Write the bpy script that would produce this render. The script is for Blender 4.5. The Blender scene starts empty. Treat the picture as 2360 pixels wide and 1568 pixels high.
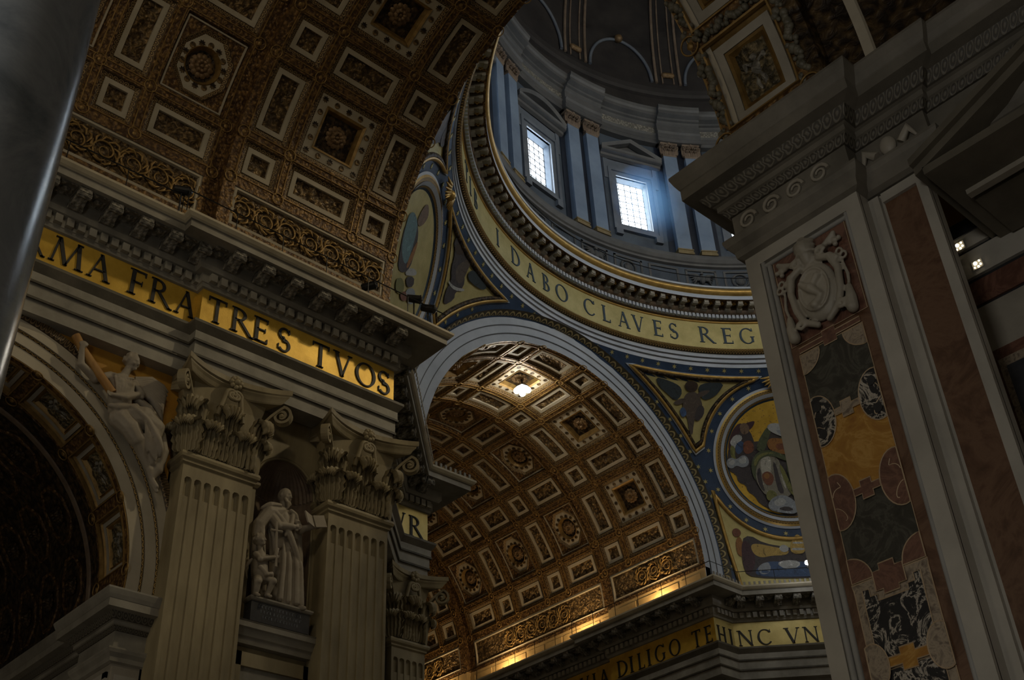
import bpy, bmesh, math, random
from math import sin, cos, pi, sqrt, radians, atan2, hypot, tan
from mathutils import Matrix, Vector, noise
random.seed(7)
sc = bpy.context.scene
col = sc.collection

# ------------------------------------------------------------------ camera
CX, CY, CZ = -48.136, -22.43, 1.71
yw, pt, rl = radians(45.976), radians(35.536), radians(-3.053)
fw = Vector((cos(pt)*cos(yw), cos(pt)*sin(yw), sin(pt)))
r0 = Vector((sin(yw), -cos(yw), 0)); u0 = r0.cross(fw)
rt = r0*cos(rl)+u0*sin(rl); up = u0*cos(rl)-r0*sin(rl)
cd = bpy.data.cameras.new('camera'); cam = bpy.data.objects.new('camera', cd); col.objects.link(cam)
cd.sensor_width = 36.0; cd.lens = 2669.454/2360*36.0
cd.clip_start = 0.1; cd.clip_end = 500
cam.matrix_world = Matrix(((rt.x, up.x, -fw.x, CX), (rt.y, up.y, -fw.y, CY), (rt.z, up.z, -fw.z, CZ), (0, 0, 0, 1)))
sc.camera = cam

# ------------------------------------------------------------------ light
sc.view_settings.view_transform = 'Standard'; sc.view_settings.look = 'None'
sc.view_settings.gamma = 1.0; sc.view_settings.use_curve_mapping = False
sc.view_settings.exposure = 0.0
W = bpy.data.worlds.new('world'); sc.world = W; W.use_nodes = True
bg = W.node_tree.nodes['Background']; bg.inputs[0].default_value = (1.0, 0.86, 0.64, 1); bg.inputs[1].default_value = 0.07
try:
    sc.cycles.use_denoising = True
    sc.cycles.max_bounces = 4; sc.cycles.diffuse_bounces = 3; sc.cycles.glossy_bounces = 2; sc.cycles.volume_bounces = 0
    sc.cycles.use_adaptive_sampling = True; sc.cycles.adaptive_threshold = 0.03; sc.cycles.adaptive_min_samples = 12
    sc.cycles.sample_clamp_indirect = 4.0; sc.cycles.caustics_reflective = False; sc.cycles.caustics_refractive = False
except Exception:
    pass
WINDOW_LIGHT = 12.0          # daylight in the drum windows
NORTH_BOOST = 2.0            # added boost of the unseen north panes, to light the nave frieze
def area_light(name, loc, to, sx, sy, power, color, spread=pi):
    l = bpy.data.lights.new(name, 'AREA'); l.shape = 'RECTANGLE'; l.size = sx; l.size_y = sy; l.energy = power; l.color = color; l.spread = spread
    o = bpy.data.objects.new(name, l); col.objects.link(o); o.location = loc
    o.rotation_euler = (Vector(to)-Vector(loc)).to_track_quat('-Z', 'Y').to_euler()
    return o
# added area light at the far end of the nave; no facade window built
area_light('added_nave_fill', (-118, -2, 24), (-30, 4, 26), 20, 16, 2600, (1.0, 0.86, 0.62))
bl = bpy.data.lights.new('added_frieze_spot', 'SPOT'); bl.energy = 15500; bl.color = (1.0, 0.80, 0.46); bl.spot_size = radians(21); bl.spot_blend = 0.6; bl.shadow_soft_size = 0.9  # added spotlight without a fixture; source assumed from the shading on the frieze
bo = bpy.data.objects.new('added_frieze_spot', bl); col.objects.link(bo); bo.location = (1.9, -20.2, 63.9); bo.rotation_euler = (Vector((-30.5, 12.5, 28))-Vector((1.9, -20.2, 63.9))).to_track_quat('-Z', 'Y').to_euler()
area_light('added_vault_fill', (-43.5, -9.6, 41.6), (-30, 12, 24), 5, 3.5, 560, (1.0, 0.84, 0.58))  # added area light at the vault surface; no window is built there
area_light('added_aisle_fill', (-62, -23.5, 7), (-33, -14.8, 10.5), 4, 6, 800, (1.0, 0.97, 0.90))  # added area light that brightens the inlaid pier; no aisle window built

# ------------------------------------------------------------------ mesh helpers
class MB:
    def __init__(s): s.v = []; s.f = []; s.uv = {}; s.sm = False
    def add(s, vs, fs):
        n = len(s.v); s.v += [tuple(p) for p in vs]; s.f += [tuple(i+n for i in f) for f in fs]; return n
    def box(s, x0, x1, y0, y1, z0, z1):
        s.add([(x0,y0,z0),(x1,y0,z0),(x1,y1,z0),(x0,y1,z0),(x0,y0,z1),(x1,y0,z1),(x1,y1,z1),(x0,y1,z1)],
              [(0,3,2,1),(4,5,6,7),(0,1,5,4),(1,2,6,5),(2,3,7,6),(3,0,4,7)]); return s
    def quad(s, a, b, c, d): s.add([a,b,c,d], [(0,1,2,3)]); return s
    def grid(s, rows, closed=False, uvs=None):
        n = len(rows[0]); base = len(s.v)
        for r in rows: s.v += [tuple(p) for p in r]
        m = n if closed else n-1
        for i in range(len(rows)-1):
            for j in range(m):
                k = (j+1) % n
                if uvs:
                    u = uvs; s.uv[len(s.f)] = [(u[0][i],u[1][j]),(u[0][i+1],u[1][j]),(u[0][i+1],u[1][j+1]),(u[0][i],u[1][j+1])]
                s.f.append((base+i*n+j, base+(i+1)*n+j, base+(i+1)*n+k, base+i*n+k))
        return s
    def cap(s, loop): s.add(loop, [tuple(range(len(loop)))]); return s
    def tube(s, path, r, n=8, closed=False, caps=True):
        P = [Vector(p) for p in path]; R = r if isinstance(r, (list, tuple)) else [r]*len(P); rows = []
        prev = None
        for i, p in enumerate(P):
            a = P[(i-1) % len(P)] if (i or closed) else p; b = P[(i+1) % len(P)] if (i < len(P)-1 or closed) else p
            t = (b-a)
            t = t.normalized() if t.length > 1e-9 else Vector((0,0,1))
            if prev is None:
                q = Vector((0,0,1)) if abs(t.z) < .9 else Vector((1,0,0)); n1 = t.cross(q).normalized()
            else:
                n1 = prev-t*prev.dot(t); n1 = n1.normalized() if n1.length > 1e-6 else t.orthogonal().normalized()
            prev = n1; n2 = t.cross(n1)
            rows.append([p+(n1*cos(2*pi*k/n)+n2*sin(2*pi*k/n))*R[i] for k in range(n)])
        if closed: rows.append(rows[0])
        s.grid(rows, True)
        if caps and not closed: s.cap(rows[0][::-1]); s.cap(rows[-1])
        return s
    def lathe(s, prof, c=(0,0,0), n=24, axis='z'):
        rows = []
        for r, z in prof:
            rows.append([(c[0]+r*cos(2*pi*k/n), c[1]+r*sin(2*pi*k/n), c[2]+z) for k in range(n)])
        s.grid(rows, True); return s
    def ball(s, c, r, nu=10, nv=7, scale=(1,1,1), M=None):
        rows = []
        for i in range(nv+1):
            a = pi*i/nv
            rows.append([Vector((sin(a)*cos(2*pi*k/nu)*scale[0]*r, sin(a)*sin(2*pi*k/nu)*scale[1]*r, cos(a)*scale[2]*r)) for k in range(nu)])
        rows = [[(M @ q if M else q)+Vector(c) for q in row] for row in rows]
        s.grid(rows, True); return s
    def mesh(s, name, m=None):
        me = bpy.data.meshes.new(name); me.from_pydata(s.v, [], s.f)
        if s.uv:
            L = me.uv_layers.new(name='UVMap')
            for fi, u in s.uv.items():
                p = me.polygons[fi]
                for k, li in enumerate(p.loop_indices): L.data[li].uv = u[k % 4]
        if m: me.materials.append(MAT[m])
        if s.sm:
            me.polygons.foreach_set('use_smooth', [True]*len(me.polygons))
        me.update(); return me

def tag(o, label=None, cat=None, group=None, kind=None):
    if label: o['label'] = label
    if cat: o['category'] = cat
    if group: o['group'] = group
    if kind: o['kind'] = kind
    return o
def empty(name, loc=(0,0,0), label=None, cat=None, group=None, kind=None):
    o = bpy.data.objects.new(name, None); col.objects.link(o); o.location = loc; o.empty_display_size = 0.5
    o['_b'] = 1
    return tag(o, label, cat, group, kind)
def wloc(o):
    v = Vector((0,0,0))
    while o is not None: v += o.location; o = o.parent
    return v
def ob(name, mb, m, parent=None, smooth=None, kind=None, label=None):
    """mesh given in world coordinates, linked under its (unrotated) parent"""
    if smooth is not None: mb.sm = smooth
    me = mb.mesh(name, m) if isinstance(mb, MB) else mb
    o = bpy.data.objects.new(name, me); col.objects.link(o)
    if parent is not None: o.parent = parent; o.location = -wloc(parent)
    return tag(o, label=label, kind=kind)
def inst(name, me, M, parent=None, kind=None):
    """a copy of shared mesh data at world matrix M (parents are unrotated)"""
    o = bpy.data.objects.new(name, me); col.objects.link(o)
    if parent is not None:
        o.parent = parent; M = Matrix.Translation(-wloc(parent)) @ M
    o.matrix_local = M
    return tag(o, kind=kind)
def T(x, y, z): return Matrix.Translation((x, y, z))
def RX(a): return Matrix.Rotation(a, 4, 'X')
def RY(a): return Matrix.Rotation(a, 4, 'Y')
def RZ(a): return Matrix.Rotation(a, 4, 'Z')

def sweep(path, prof, mb=None, closed=False, left=True, us=1.0):
    """profile [(out, z)] along a horizontal polyline with mitred corners; out = to the left of travel (or right)"""
    mb = mb or MB(); P = [Vector((p[0], p[1])) for p in path]; n = len(P); rows = []; acc = [0.0]
    for i in range(n):
        d0 = (P[i]-P[i-1]).normalized() if (i > 0 or closed) else (P[1]-P[0]).normalized()
        d1 = (P[(i+1) % n]-P[i]).normalized() if (i < n-1 or closed) else d0
        sgn = 1 if left else -1
        n0 = Vector((-d0.y, d0.x))*sgn; n1 = Vector((-d1.y, d1.x))*sgn
        m = n0+n1; m = m/ max(1e-6, m.dot(n0)) if m.length > 1e-6 else n0
        rows.append([(P[i].x+m.x*o, P[i].y+m.y*o, z) for o, z in prof])
        if i: acc.append(acc[-1]+(P[i]-P[i-1]).length)
    if closed: rows.append(rows[0]); acc.append(acc[-1]+(P[0]-P[-1]).length)
    vv = [0.0]
    for a, b in zip(prof, prof[1:]): vv.append(vv[-1]+hypot(a[0]-b[0], a[1]-b[1]))
    tot = vv[-1] or 1
    mb.grid(rows, uvs=([a*us for a in acc], [v/tot for v in vv])); return mb
def sweep_rev(prof, a0, a1, n, mb=None, c=(0,0)):
    mb = mb or MB(); rows = []; acc = []
    for i in range(n+1):
        a = radians(a0+(a1-a0)*i/n); acc.append(prof[0][0]*(a-radians(a0)))
        rows.append([(c[0]+r*cos(a), c[1]+r*sin(a), z) for r, z in prof])
    k = len(prof); mb.grid(rows, uvs=(acc, [j/(k-1) for j in range(k)])); return mb
def sweep_arch(prof, axis, c, zc, a0, a1, n, mb=None):
    """profile [(radius, along-axis coordinate)] turned about a horizontal axis ('x' or 'y') at cross coordinate c and height zc"""
    mb = mb or MB(); rows = []; acc = []
    for i in range(n+1):
        a = radians(a0+(a1-a0)*i/n); acc.append(prof[0][0]*(a-radians(a0)))
        if axis == 'y': rows.append([(c+r*cos(a), d, zc+r*sin(a)) for r, d in prof])
        else: rows.append([(d, c+r*cos(a), zc+r*sin(a)) for r, d in prof])
    k = len(prof); mb.grid(rows, uvs=(acc, [j/(k-1) for j in range(k)])); return mb

# ------------------------------------------------------------------ materials
MAT = {}
def nt(name):
    m = bpy.data.materials.new(name); m.use_nodes = True; MAT[name] = m; t = m.node_tree
    return m, t, t.nodes['Principled BSDF']
def N(t, typ, **kw):
    n = t.nodes.new(typ)
    for k, v in kw.items():
        if k.startswith('_'): setattr(n, k[1:], v)
        else: n.inputs[k.replace('__', ' ')].default_value = v
    return n
def ramp(t, src, stops):
    r = t.nodes.new('ShaderNodeValToRGB'); e = r.color_ramp.elements
    while len(e) < len(stops): e.new(0.5)
    for k, (p, c) in enumerate(stops): e[k].position = p; e[k].color = (*c, 1) if len(c) == 3 else c
    t.links.new(src, r.inputs[0]); return r
def stone(name, c1, c2, scale=1.2, rough=0.55, metal=0.0, bump=0.15, detail=6, fine=None, stops=None, spec=0.5, stretch=None):
    m, t, b = nt(name); tc = t.nodes.new('ShaderNodeTexCoord'); src = tc.outputs['Object']
    if stretch:
        mp = t.nodes.new('ShaderNodeMapping'); mp.inputs['Scale'].default_value = stretch; t.links.new(src, mp.inputs[0]); src = mp.outputs[0]
    no = N(t, 'ShaderNodeTexNoise', Scale=scale, Detail=detail, Roughness=0.62); t.links.new(src, no.inputs['Vector'])
    r = ramp(t, no.outputs['Fac'], stops or [(0.32, c1), (0.68, c2)])
    t.links.new(r.outputs[0], b.inputs['Base Color'])
    b.inputs['Roughness'].default_value = rough; b.inputs['Metallic'].default_value = metal
    b.inputs['Specular IOR Level'].default_value = spec
    if bump:
        n2 = N(t, 'ShaderNodeTexNoise', Scale=fine or scale*9, Detail=4); t.links.new(src, n2.inputs['Vector'])
        bp = N(t, 'ShaderNodeBump', Strength=bump, Distance=0.05); t.links.new(n2.outputs['Fac'], bp.inputs['Height']); t.links.new(bp.outputs[0], b.inputs['Normal'])
    return m
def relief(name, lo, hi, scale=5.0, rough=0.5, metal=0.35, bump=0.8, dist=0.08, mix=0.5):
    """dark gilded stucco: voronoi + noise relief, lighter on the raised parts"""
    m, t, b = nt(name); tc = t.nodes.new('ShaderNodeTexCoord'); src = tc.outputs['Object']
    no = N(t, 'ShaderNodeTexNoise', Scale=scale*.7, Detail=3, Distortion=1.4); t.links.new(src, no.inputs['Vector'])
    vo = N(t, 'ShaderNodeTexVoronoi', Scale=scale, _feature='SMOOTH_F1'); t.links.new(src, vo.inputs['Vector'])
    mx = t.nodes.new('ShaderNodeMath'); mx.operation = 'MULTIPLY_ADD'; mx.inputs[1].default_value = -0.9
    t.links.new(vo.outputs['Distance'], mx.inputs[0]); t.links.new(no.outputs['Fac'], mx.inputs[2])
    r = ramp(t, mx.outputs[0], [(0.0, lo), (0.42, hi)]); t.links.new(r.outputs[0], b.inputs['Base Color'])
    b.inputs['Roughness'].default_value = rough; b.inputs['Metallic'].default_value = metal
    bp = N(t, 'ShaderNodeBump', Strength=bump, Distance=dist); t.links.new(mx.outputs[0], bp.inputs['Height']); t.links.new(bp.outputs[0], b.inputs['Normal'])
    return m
def eggs(name, lo, hi, period=0.28, rough=0.5, metal=0.3, arch=False):
    """carved egg-and-dart band running along U"""
    m, t, b = nt(name); uv = t.nodes.new('ShaderNodeUVMap'); sp = t.nodes.new('ShaderNodeSeparateXYZ'); t.links.new(uv.outputs[0], sp.inputs[0])
    def M(op, a, bb=None, cc=None):
        n = t.nodes.new('ShaderNodeMath'); n.operation = op
        for k, q in enumerate((a, bb, cc)):
            if q is None: continue
            if isinstance(q, (int, float)): n.inputs[k].default_value = q
            else: t.links.new(q, n.inputs[k])
        return n.outputs[0]
    fx = M('SUBTRACT', M('FRACT', M('DIVIDE', sp.outputs[0], period)), 0.5)
    fy = M('SUBTRACT', sp.outputs[1], 0.62 if not arch else 0.35)
    d = M('SQRT', M('ADD', M('MULTIPLY', fx, fx), M('MULTIPLY', M('MULTIPLY', fy, fy), 0.8)))
    r = ramp(t, d, [(0.10, hi), (0.20, lo), (0.30, lo), (0.36, hi), (0.44, hi), (0.48, lo)])
    t.links.new(r.outputs[0], b.inputs['Base Color']); b.inputs['Roughness'].default_value = rough; b.inputs['Metallic'].default_value = metal
    bp = N(t, 'ShaderNodeBump', Strength=0.7, Distance=0.06); t.links.new(r.outputs[0], bp.inputs['Height']); t.links.new(bp.outputs[0], b.inputs['Normal'])
    return m
def glow(name, c, s):
    m, t, b = nt(name); e = N(t, 'ShaderNodeEmission', Color=(*c, 1), Strength=s); t.links.new(e.outputs[0], t.nodes['Material Output'].inputs[0]); return m
def marble(name, base, vein, scale=1.5, rough=0.22, width=0.06, base2=None, spec=0.5):
    """polished veined marble"""
    m, t, b = nt(name); tc = t.nodes.new('ShaderNodeTexCoord')
    n1 = N(t, 'ShaderNodeTexNoise', Scale=scale, Detail=7, Distortion=1.2, Roughness=0.65); t.links.new(tc.outputs['Object'], n1.inputs['Vector'])
    b2 = base2 or tuple(x*0.6 for x in base)
    r = ramp(t, n1.outputs['Fac'], [(0.3, b2), (0.5-width, base), (0.5, vein), (0.5+width, base), (0.72, b2)])
    t.links.new(r.outputs[0], b.inputs['Base Color']); b.inputs['Roughness'].default_value = rough; b.inputs['Specular IOR Level'].default_value = spec
    return m

stone('travertine', (0.30, 0.265, 0.21), (0.44, 0.40, 0.33), 0.5, 0.6, bump=0.12)
stone('fluted_stone', (0.205, 0.163, 0.088), (0.42, 0.35, 0.21), 0.55, 0.6, bump=0.10, stretch=(1, 1, 0.35))
stone('grey_stone', (0.18, 0.165, 0.135), (0.37, 0.345, 0.29), 0.5, 0.6, bump=0.12)
stone('warm_grey', (0.26, 0.235, 0.19), (0.38, 0.345, 0.285), 0.9, 0.5, bump=0.08)
stone('pier_white', (0.33, 0.31, 0.27), (0.46, 0.43, 0.375), 0.7, 0.32, bump=0.03)
stone('statue_stone', (0.29, 0.245, 0.185), (0.40, 0.35, 0.28), 0.8, 0.6, bump=0.10)
stone('white_stucco', (0.36, 0.31, 0.225), (0.48, 0.42, 0.315), 0.8, 0.65, bump=0.05)
stone('pale_blue_stone', (0.43, 0.475, 0.55), (0.56, 0.605, 0.685), 0.5, 0.6, bump=0.05)
stone('drum_pilaster', (0.155, 0.205, 0.285), (0.23, 0.295, 0.39), 0.4, 0.5, bump=0.05)
stone('drum_wall', (0.05, 0.065, 0.09), (0.10, 0.125, 0.155), 0.4, 0.6, bump=0.08)
stone('drum_stone', (0.075, 0.075, 0.075), (0.135, 0.13, 0.125), 0.5, 0.55, bump=0.06)
stone('drum_dark', (0.012, 0.016, 0.028), (0.03, 0.037, 0.055), 0.5, 0.5, bump=0.05)
stone('frame_grey', (0.11, 0.125, 0.15), (0.19, 0.21, 0.24), 0.6, 0.5, bump=0.05)
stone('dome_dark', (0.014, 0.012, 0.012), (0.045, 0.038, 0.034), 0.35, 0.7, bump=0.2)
stone('gold_plain', (0.42, 0.26, 0.07), (0.62, 0.40, 0.12), 2.0, 0.38, metal=0.55, bump=0.1)
stone('gold_dull', (0.20, 0.12, 0.035), (0.38, 0.24, 0.08), 3.0, 0.45, metal=0.45, bump=0.2)
stone('mosaic_gold', (0.55, 0.33, 0.035), (0.76, 0.49, 0.075), 1.2, 0.42, metal=0.4, bump=0.12, fine=26)
stone('frieze_pale', (0.56, 0.44, 0.15), (0.74, 0.60, 0.23), 1.0, 0.42, metal=0.35, bump=0.12, fine=22)
stone('mosaic_gold_pale', (0.42, 0.36, 0.14), (0.58, 0.50, 0.22), 1.0, 0.45, metal=0.3, bump=0.3, fine=22)
stone('mosaic_blue', (0.012, 0.035, 0.085), (0.03, 0.065, 0.14), 1.4, 0.5, bump=0.2)
stone('letter_black', (0.010, 0.010, 0.012), (0.02, 0.02, 0.022), 2, 0.6, bump=0)
stone('letter_blue', (0.02, 0.045, 0.075), (0.035, 0.065, 0.10), 2, 0.6, bump=0)
stone('orange_marble', (0.42, 0.20, 0.025), (0.62, 0.34, 0.06), 0.5, 0.35, bump=0.03)
stone('plinth_black', (0.03, 0.03, 0.035), (0.06, 0.06, 0.065), 2, 0.3, bump=0)
stone('iron', (0.012, 0.012, 0.013), (0.03, 0.03, 0.03), 4, 0.5, metal=0.6, bump=0)
stone('wood_beam', (0.32, 0.155, 0.035), (0.48, 0.26, 0.07), 3, 0.55, bump=0.05, stretch=(1, 1, 0.2))
stone('pavement', (0.25, 0.22, 0.19), (0.42, 0.38, 0.33), 0.4, 0.3, bump=0)
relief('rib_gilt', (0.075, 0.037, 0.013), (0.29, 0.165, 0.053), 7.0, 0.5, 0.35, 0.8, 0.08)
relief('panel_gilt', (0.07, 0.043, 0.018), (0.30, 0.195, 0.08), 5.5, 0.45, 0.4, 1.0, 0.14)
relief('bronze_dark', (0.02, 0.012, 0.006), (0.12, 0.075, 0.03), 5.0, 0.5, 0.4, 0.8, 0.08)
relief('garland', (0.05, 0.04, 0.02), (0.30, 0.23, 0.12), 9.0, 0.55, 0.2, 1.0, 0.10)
stone('dull_ochre', (0.17, 0.125, 0.055), (0.28, 0.21, 0.10), 2.0, 0.5, bump=0.05)
stone('brown_stone', (0.16, 0.11, 0.075), (0.27, 0.20, 0.14), 1.5, 0.6, bump=0.1)
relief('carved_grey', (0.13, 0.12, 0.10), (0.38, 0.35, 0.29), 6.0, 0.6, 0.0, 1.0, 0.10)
eggs('egg_gilt', (0.055, 0.03, 0.012), (0.36, 0.25, 0.11), 0.27)
eggs('egg_stone', (0.09, 0.075, 0.05), (0.34, 0.29, 0.20), 0.30, metal=0)
eggs('egg_fine', (0.055, 0.048, 0.037), (0.15, 0.135, 0.105), 0.17, metal=0)
stone('carved_fruit', (0.075, 0.07, 0.05), (0.20, 0.18, 0.13), 5.0, 0.5, bump=0.1)
eggs('egg_brown', (0.05, 0.032, 0.016), (0.22, 0.15, 0.075), 0.2, metal=0.1)
stone('dark_cyma', (0.085, 0.075, 0.055), (0.16, 0.14, 0.105), 0.8, 0.6, bump=0.1)
stone('dark_fillet', (0.05, 0.042, 0.03), (0.10, 0.085, 0.06), 2.0, 0.6, bump=0.1)
stone('pale_lip', (0.40, 0.345, 0.24), (0.54, 0.475, 0.345), 0.7, 0.6, bump=0.08)
stone('rosette_bronze', (0.12, 0.07, 0.03), (0.28, 0.175, 0.08), 4.0, 0.5, metal=0.25, bump=0.2)
eggs('lace_gold', (0.06, 0.05, 0.03), (0.42, 0.33, 0.15), 0.62, metal=0.2, arch=True)
eggs('bead_gold', (0.07, 0.045, 0.015), (0.55, 0.36, 0.12), 0.22, metal=0.4)
eggs('bead_dark', (0.02, 0.02, 0.025), (0.16, 0.16, 0.17), 0.25, metal=0)
stone('pier_grey', (0.27, 0.265, 0.25), (0.36, 0.355, 0.34), 0.8, 0.16, bump=0.0)
stone('impost_stone', (0.115, 0.105, 0.085), (0.21, 0.19, 0.155), 1.0, 0.55, bump=0.1)
marble('red_breccia', (0.105, 0.052, 0.029), (0.155, 0.085, 0.05), 0.9, 0.25, 0.10)
marble('dark_green', (0.042, 0.040, 0.032), (0.075, 0.072, 0.058), 1.6, 0.18, 0.05)
marble('yellow_marble', (0.40, 0.20, 0.035), (0.50, 0.28, 0.07), 1.3, 0.22, 0.05, (0.30, 0.13, 0.025))
marble('red_marble', (0.14, 0.068, 0.047), (0.19, 0.095, 0.065), 1.6, 0.22, 0.05)
marble('black_white', (0.02, 0.02, 0.022), (0.50, 0.45, 0.38), 2.1, 0.15, 0.035, (0.012, 0.012, 0.014))
marble('grey_breccia', (0.20, 0.16, 0.12), (0.36, 0.29, 0.21), 5.0, 0.3, 0.10, (0.10, 0.06, 0.045))
marble('column_marble', (0.27, 0.31, 0.355), (0.38, 0.42, 0.47), 0.9, 0.2, 0.10, (0.16, 0.19, 0.225))
stone('inlay_line', (0.44, 0.32, 0.20), (0.55, 0.42, 0.28), 3, 0.35, bump=0)
def flat(name, c, rough=0.55):
    m, t, b = nt(name); tc = t.nodes.new('ShaderNodeTexCoord')
    n1 = N(t, 'ShaderNodeTexNoise', Scale=1.5, Detail=4, Distortion=2.2, Roughness=0.6); t.links.new(tc.outputs['Object'], n1.inputs['Vector'])
    r = ramp(t, n1.outputs['Fac'], [(0.28, tuple(x*0.30 for x in c)), (0.47, c), (0.58, tuple(x*0.8 for x in c)), (0.74, tuple(min(1, x*1.75) for x in c))])
    n2 = N(t, 'ShaderNodeTexNoise', Scale=26, Detail=2); t.links.new(tc.outputs['Object'], n2.inputs['Vector'])
    bp = N(t, 'ShaderNodeBump', Strength=0.2, Distance=0.05); t.links.new(n2.outputs['Fac'], bp.inputs['Height']); t.links.new(bp.outputs[0], b.inputs['Normal'])
    t.links.new(r.outputs[0], b.inputs['Base Color']); b.inputs['Roughness'].default_value = rough
    return m
# ================================================================== constants measured from the place
ZS = 34.666            # springing of the great vaults
RV = 12.4              # radius of the projecting vault bands
RB = 12.85             # radius of the recessed bays
YF = 12.2              # entablature / pilaster face over the pilasters
YW = 12.66             # entablature face over the arches
YP = 13.2              # arch wall plane
XE = 22.13             # end of the entablature at the crossing
ZA0, ZA1, ZF1, ZC1 = 27.14, 29.22, 31.0, 32.88   # architrave bottom, frieze bottom, frieze top, cornice top

stone('ochre_stucco', (0.40, 0.27, 0.11), (0.54, 0.38, 0.17), 1.0, 0.55, bump=0.1)
floor = ob('floor', MB().box(-130, 40, -40, 70, -0.3, 0.0), 'pavement')
tag(floor, 'grey marble pavement of the basilica below the view', 'floor', kind='structure')

# ================================================================== coffers
def sqloop(n=32):
    L = []
    for k in range(n):
        a = 2*pi*(k+0.0)/n; x, y = cos(a), sin(a); m = max(abs(x), abs(y)); L.append((x/m, y/m))
    return L
def octloop(n=32, t=tan(pi/8)):
    L = []
    for k in range(n):
        a = 2*pi*k/n; x, y = cos(a), sin(a); m = max(abs(x), abs(y), (abs(x)+abs(y))/(1+t)); L.append((x/m, y/m))
    return L
def circloop(n=32): return [(cos(2*pi*k/n), sin(2*pi*k/n)) for k in range(n)]
SQ, OC, CI = sqloop(), octloop(), circloop()
def cyl(s, a, R, d): th = a/R; return (s, (R+d)*cos(th), (R+d)*sin(th))
def strip(mb, R, A, B, uv=False):
    """A, B = (loop, half x, half arc, depth)"""
    rows = []
    for lp, hx, ha, d in (A, B): rows.append([cyl(p[0]*hx, p[1]*ha, R, d) for p in lp])
    n = len(rows[0]); lp, hx, ha, d = A; acc = [0]
    for k in range(n):
        p, q = lp[k], lp[(k+1) % n]; acc.append(acc[-1]+hypot((p[0]-q[0])*hx, (p[1]-q[1])*ha))
    mb.grid([list(x) for x in zip(*rows)]+[[rows[0][0], rows[1][0]]], uvs=(acc, [0, 1]))
    return mb
def fillgrid(mb, R, hx, ha, d, nx, na, amp=0.0, sc=2.2, seed=0):
    rows = []
    for i in range(nx+1):
        s = -hx+2*hx*i/nx; row = []
        for j in range(na+1):
            a = -ha+2*ha*j/na; h = 0
            if amp and 0 < i < nx and 0 < j < na:
                h = amp*(noise.noise(Vector((s*sc+seed, a*sc, seed*1.7)))*1.6+0.3*sin(9*s)*sin(9*a))
            row.append(cyl(s, a, R, d-max(-amp, h)))
        rows.append(row)
    mb.grid(rows); return mb
def star_mesh(r, n=8):
    mb = MB(); L = []
    for k in range(2*n):
        q = r if k % 2 == 0 else r*0.62; L.append((q*cos(pi*k/n), 0, q*sin(pi*k/n)))
    T0 = [(x, -0.02, z) for x, y, z in L]; mb.cap(T0)
    mb.grid([L+[L[0]], T0+[T0[0]]]); return mb
def disc_mesh(r, n=14):
    mb = MB(); L = [(r*cos(2*pi*k/n), 0, r*sin(2*pi*k/n)) for k in range(n)]
    D = [(x*0.8, -0.035, z*0.8) for x, y, z in L]; mb.cap(D); mb.grid([L+[L[0]], D+[D[0]]]); return mb
def rosette_mesh(r):
    """two rings of cupped petals round a button, facing -y"""
    mb = MB()
    for ring, (n, r0, r1, h, w) in enumerate(((12, 0.38, 1.0, 0.10, 0.23), (8, 0.14, 0.62, 0.20, 0.2))):
        for k in range(n):
            a = 2*pi*(k+0.5*ring)/n; rows = []
            for i in range(5):
                t = i/4; rr = r*(r0+(r1-r0)*t); ww = r*w*(0.55+0.9*sin(pi*min(1, t*0.9+0.1))*0.8); hh = r*h*(1+1.6*sin(pi*t))
                row = []
                for j in range(4):
                    u = -1+2*j/3; x = rr; z = u*ww
                    row.append((x*cos(a)-z*sin(a), -hh*(1-0.5*u*u)-0.02, x*sin(a)+z*cos(a)))
                rows.append(row)
            mb.grid(rows)
    mb.ball((0, -r*0.22, 0), r*0.2, 10, 6); mb.sm = True
    return mb
CACHE = {}
def shared(key, fn):
    if key not in CACHE: CACHE[key] = fn()
    return CACHE[key]
STAR = star_mesh(0.17).mesh('star', 'bronze_dark'); DISC = disc_mesh(0.145).mesh('disc', 'panel_gilt')
ROS = rosette_mesh(0.56).mesh('rosette', 'rosette_bronze'); ROS_BIG = rosette_mesh(0.56).mesh('rosette', 'rosette_bronze')
def boss_mesh():
    mb = MB(); rows = []
    for k in range(18):
        a = 2*pi*k/18; rows.append([((0.27+0.03*cos(b))*cos(a), -0.02-0.035*sin(b), (0.27+0.03*cos(b))*sin(a)) for b in [2*pi*j/6 for j in range(6)]])
    rows.append(rows[0]); mb.grid(rows, True); mb.ball((0, 0.03, 0), 0.12, 8, 5, (1, 0.5, 1)); mb.sm = True; return mb
BOSS = boss_mesh().mesh('boss', 'gold_dull')
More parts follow.
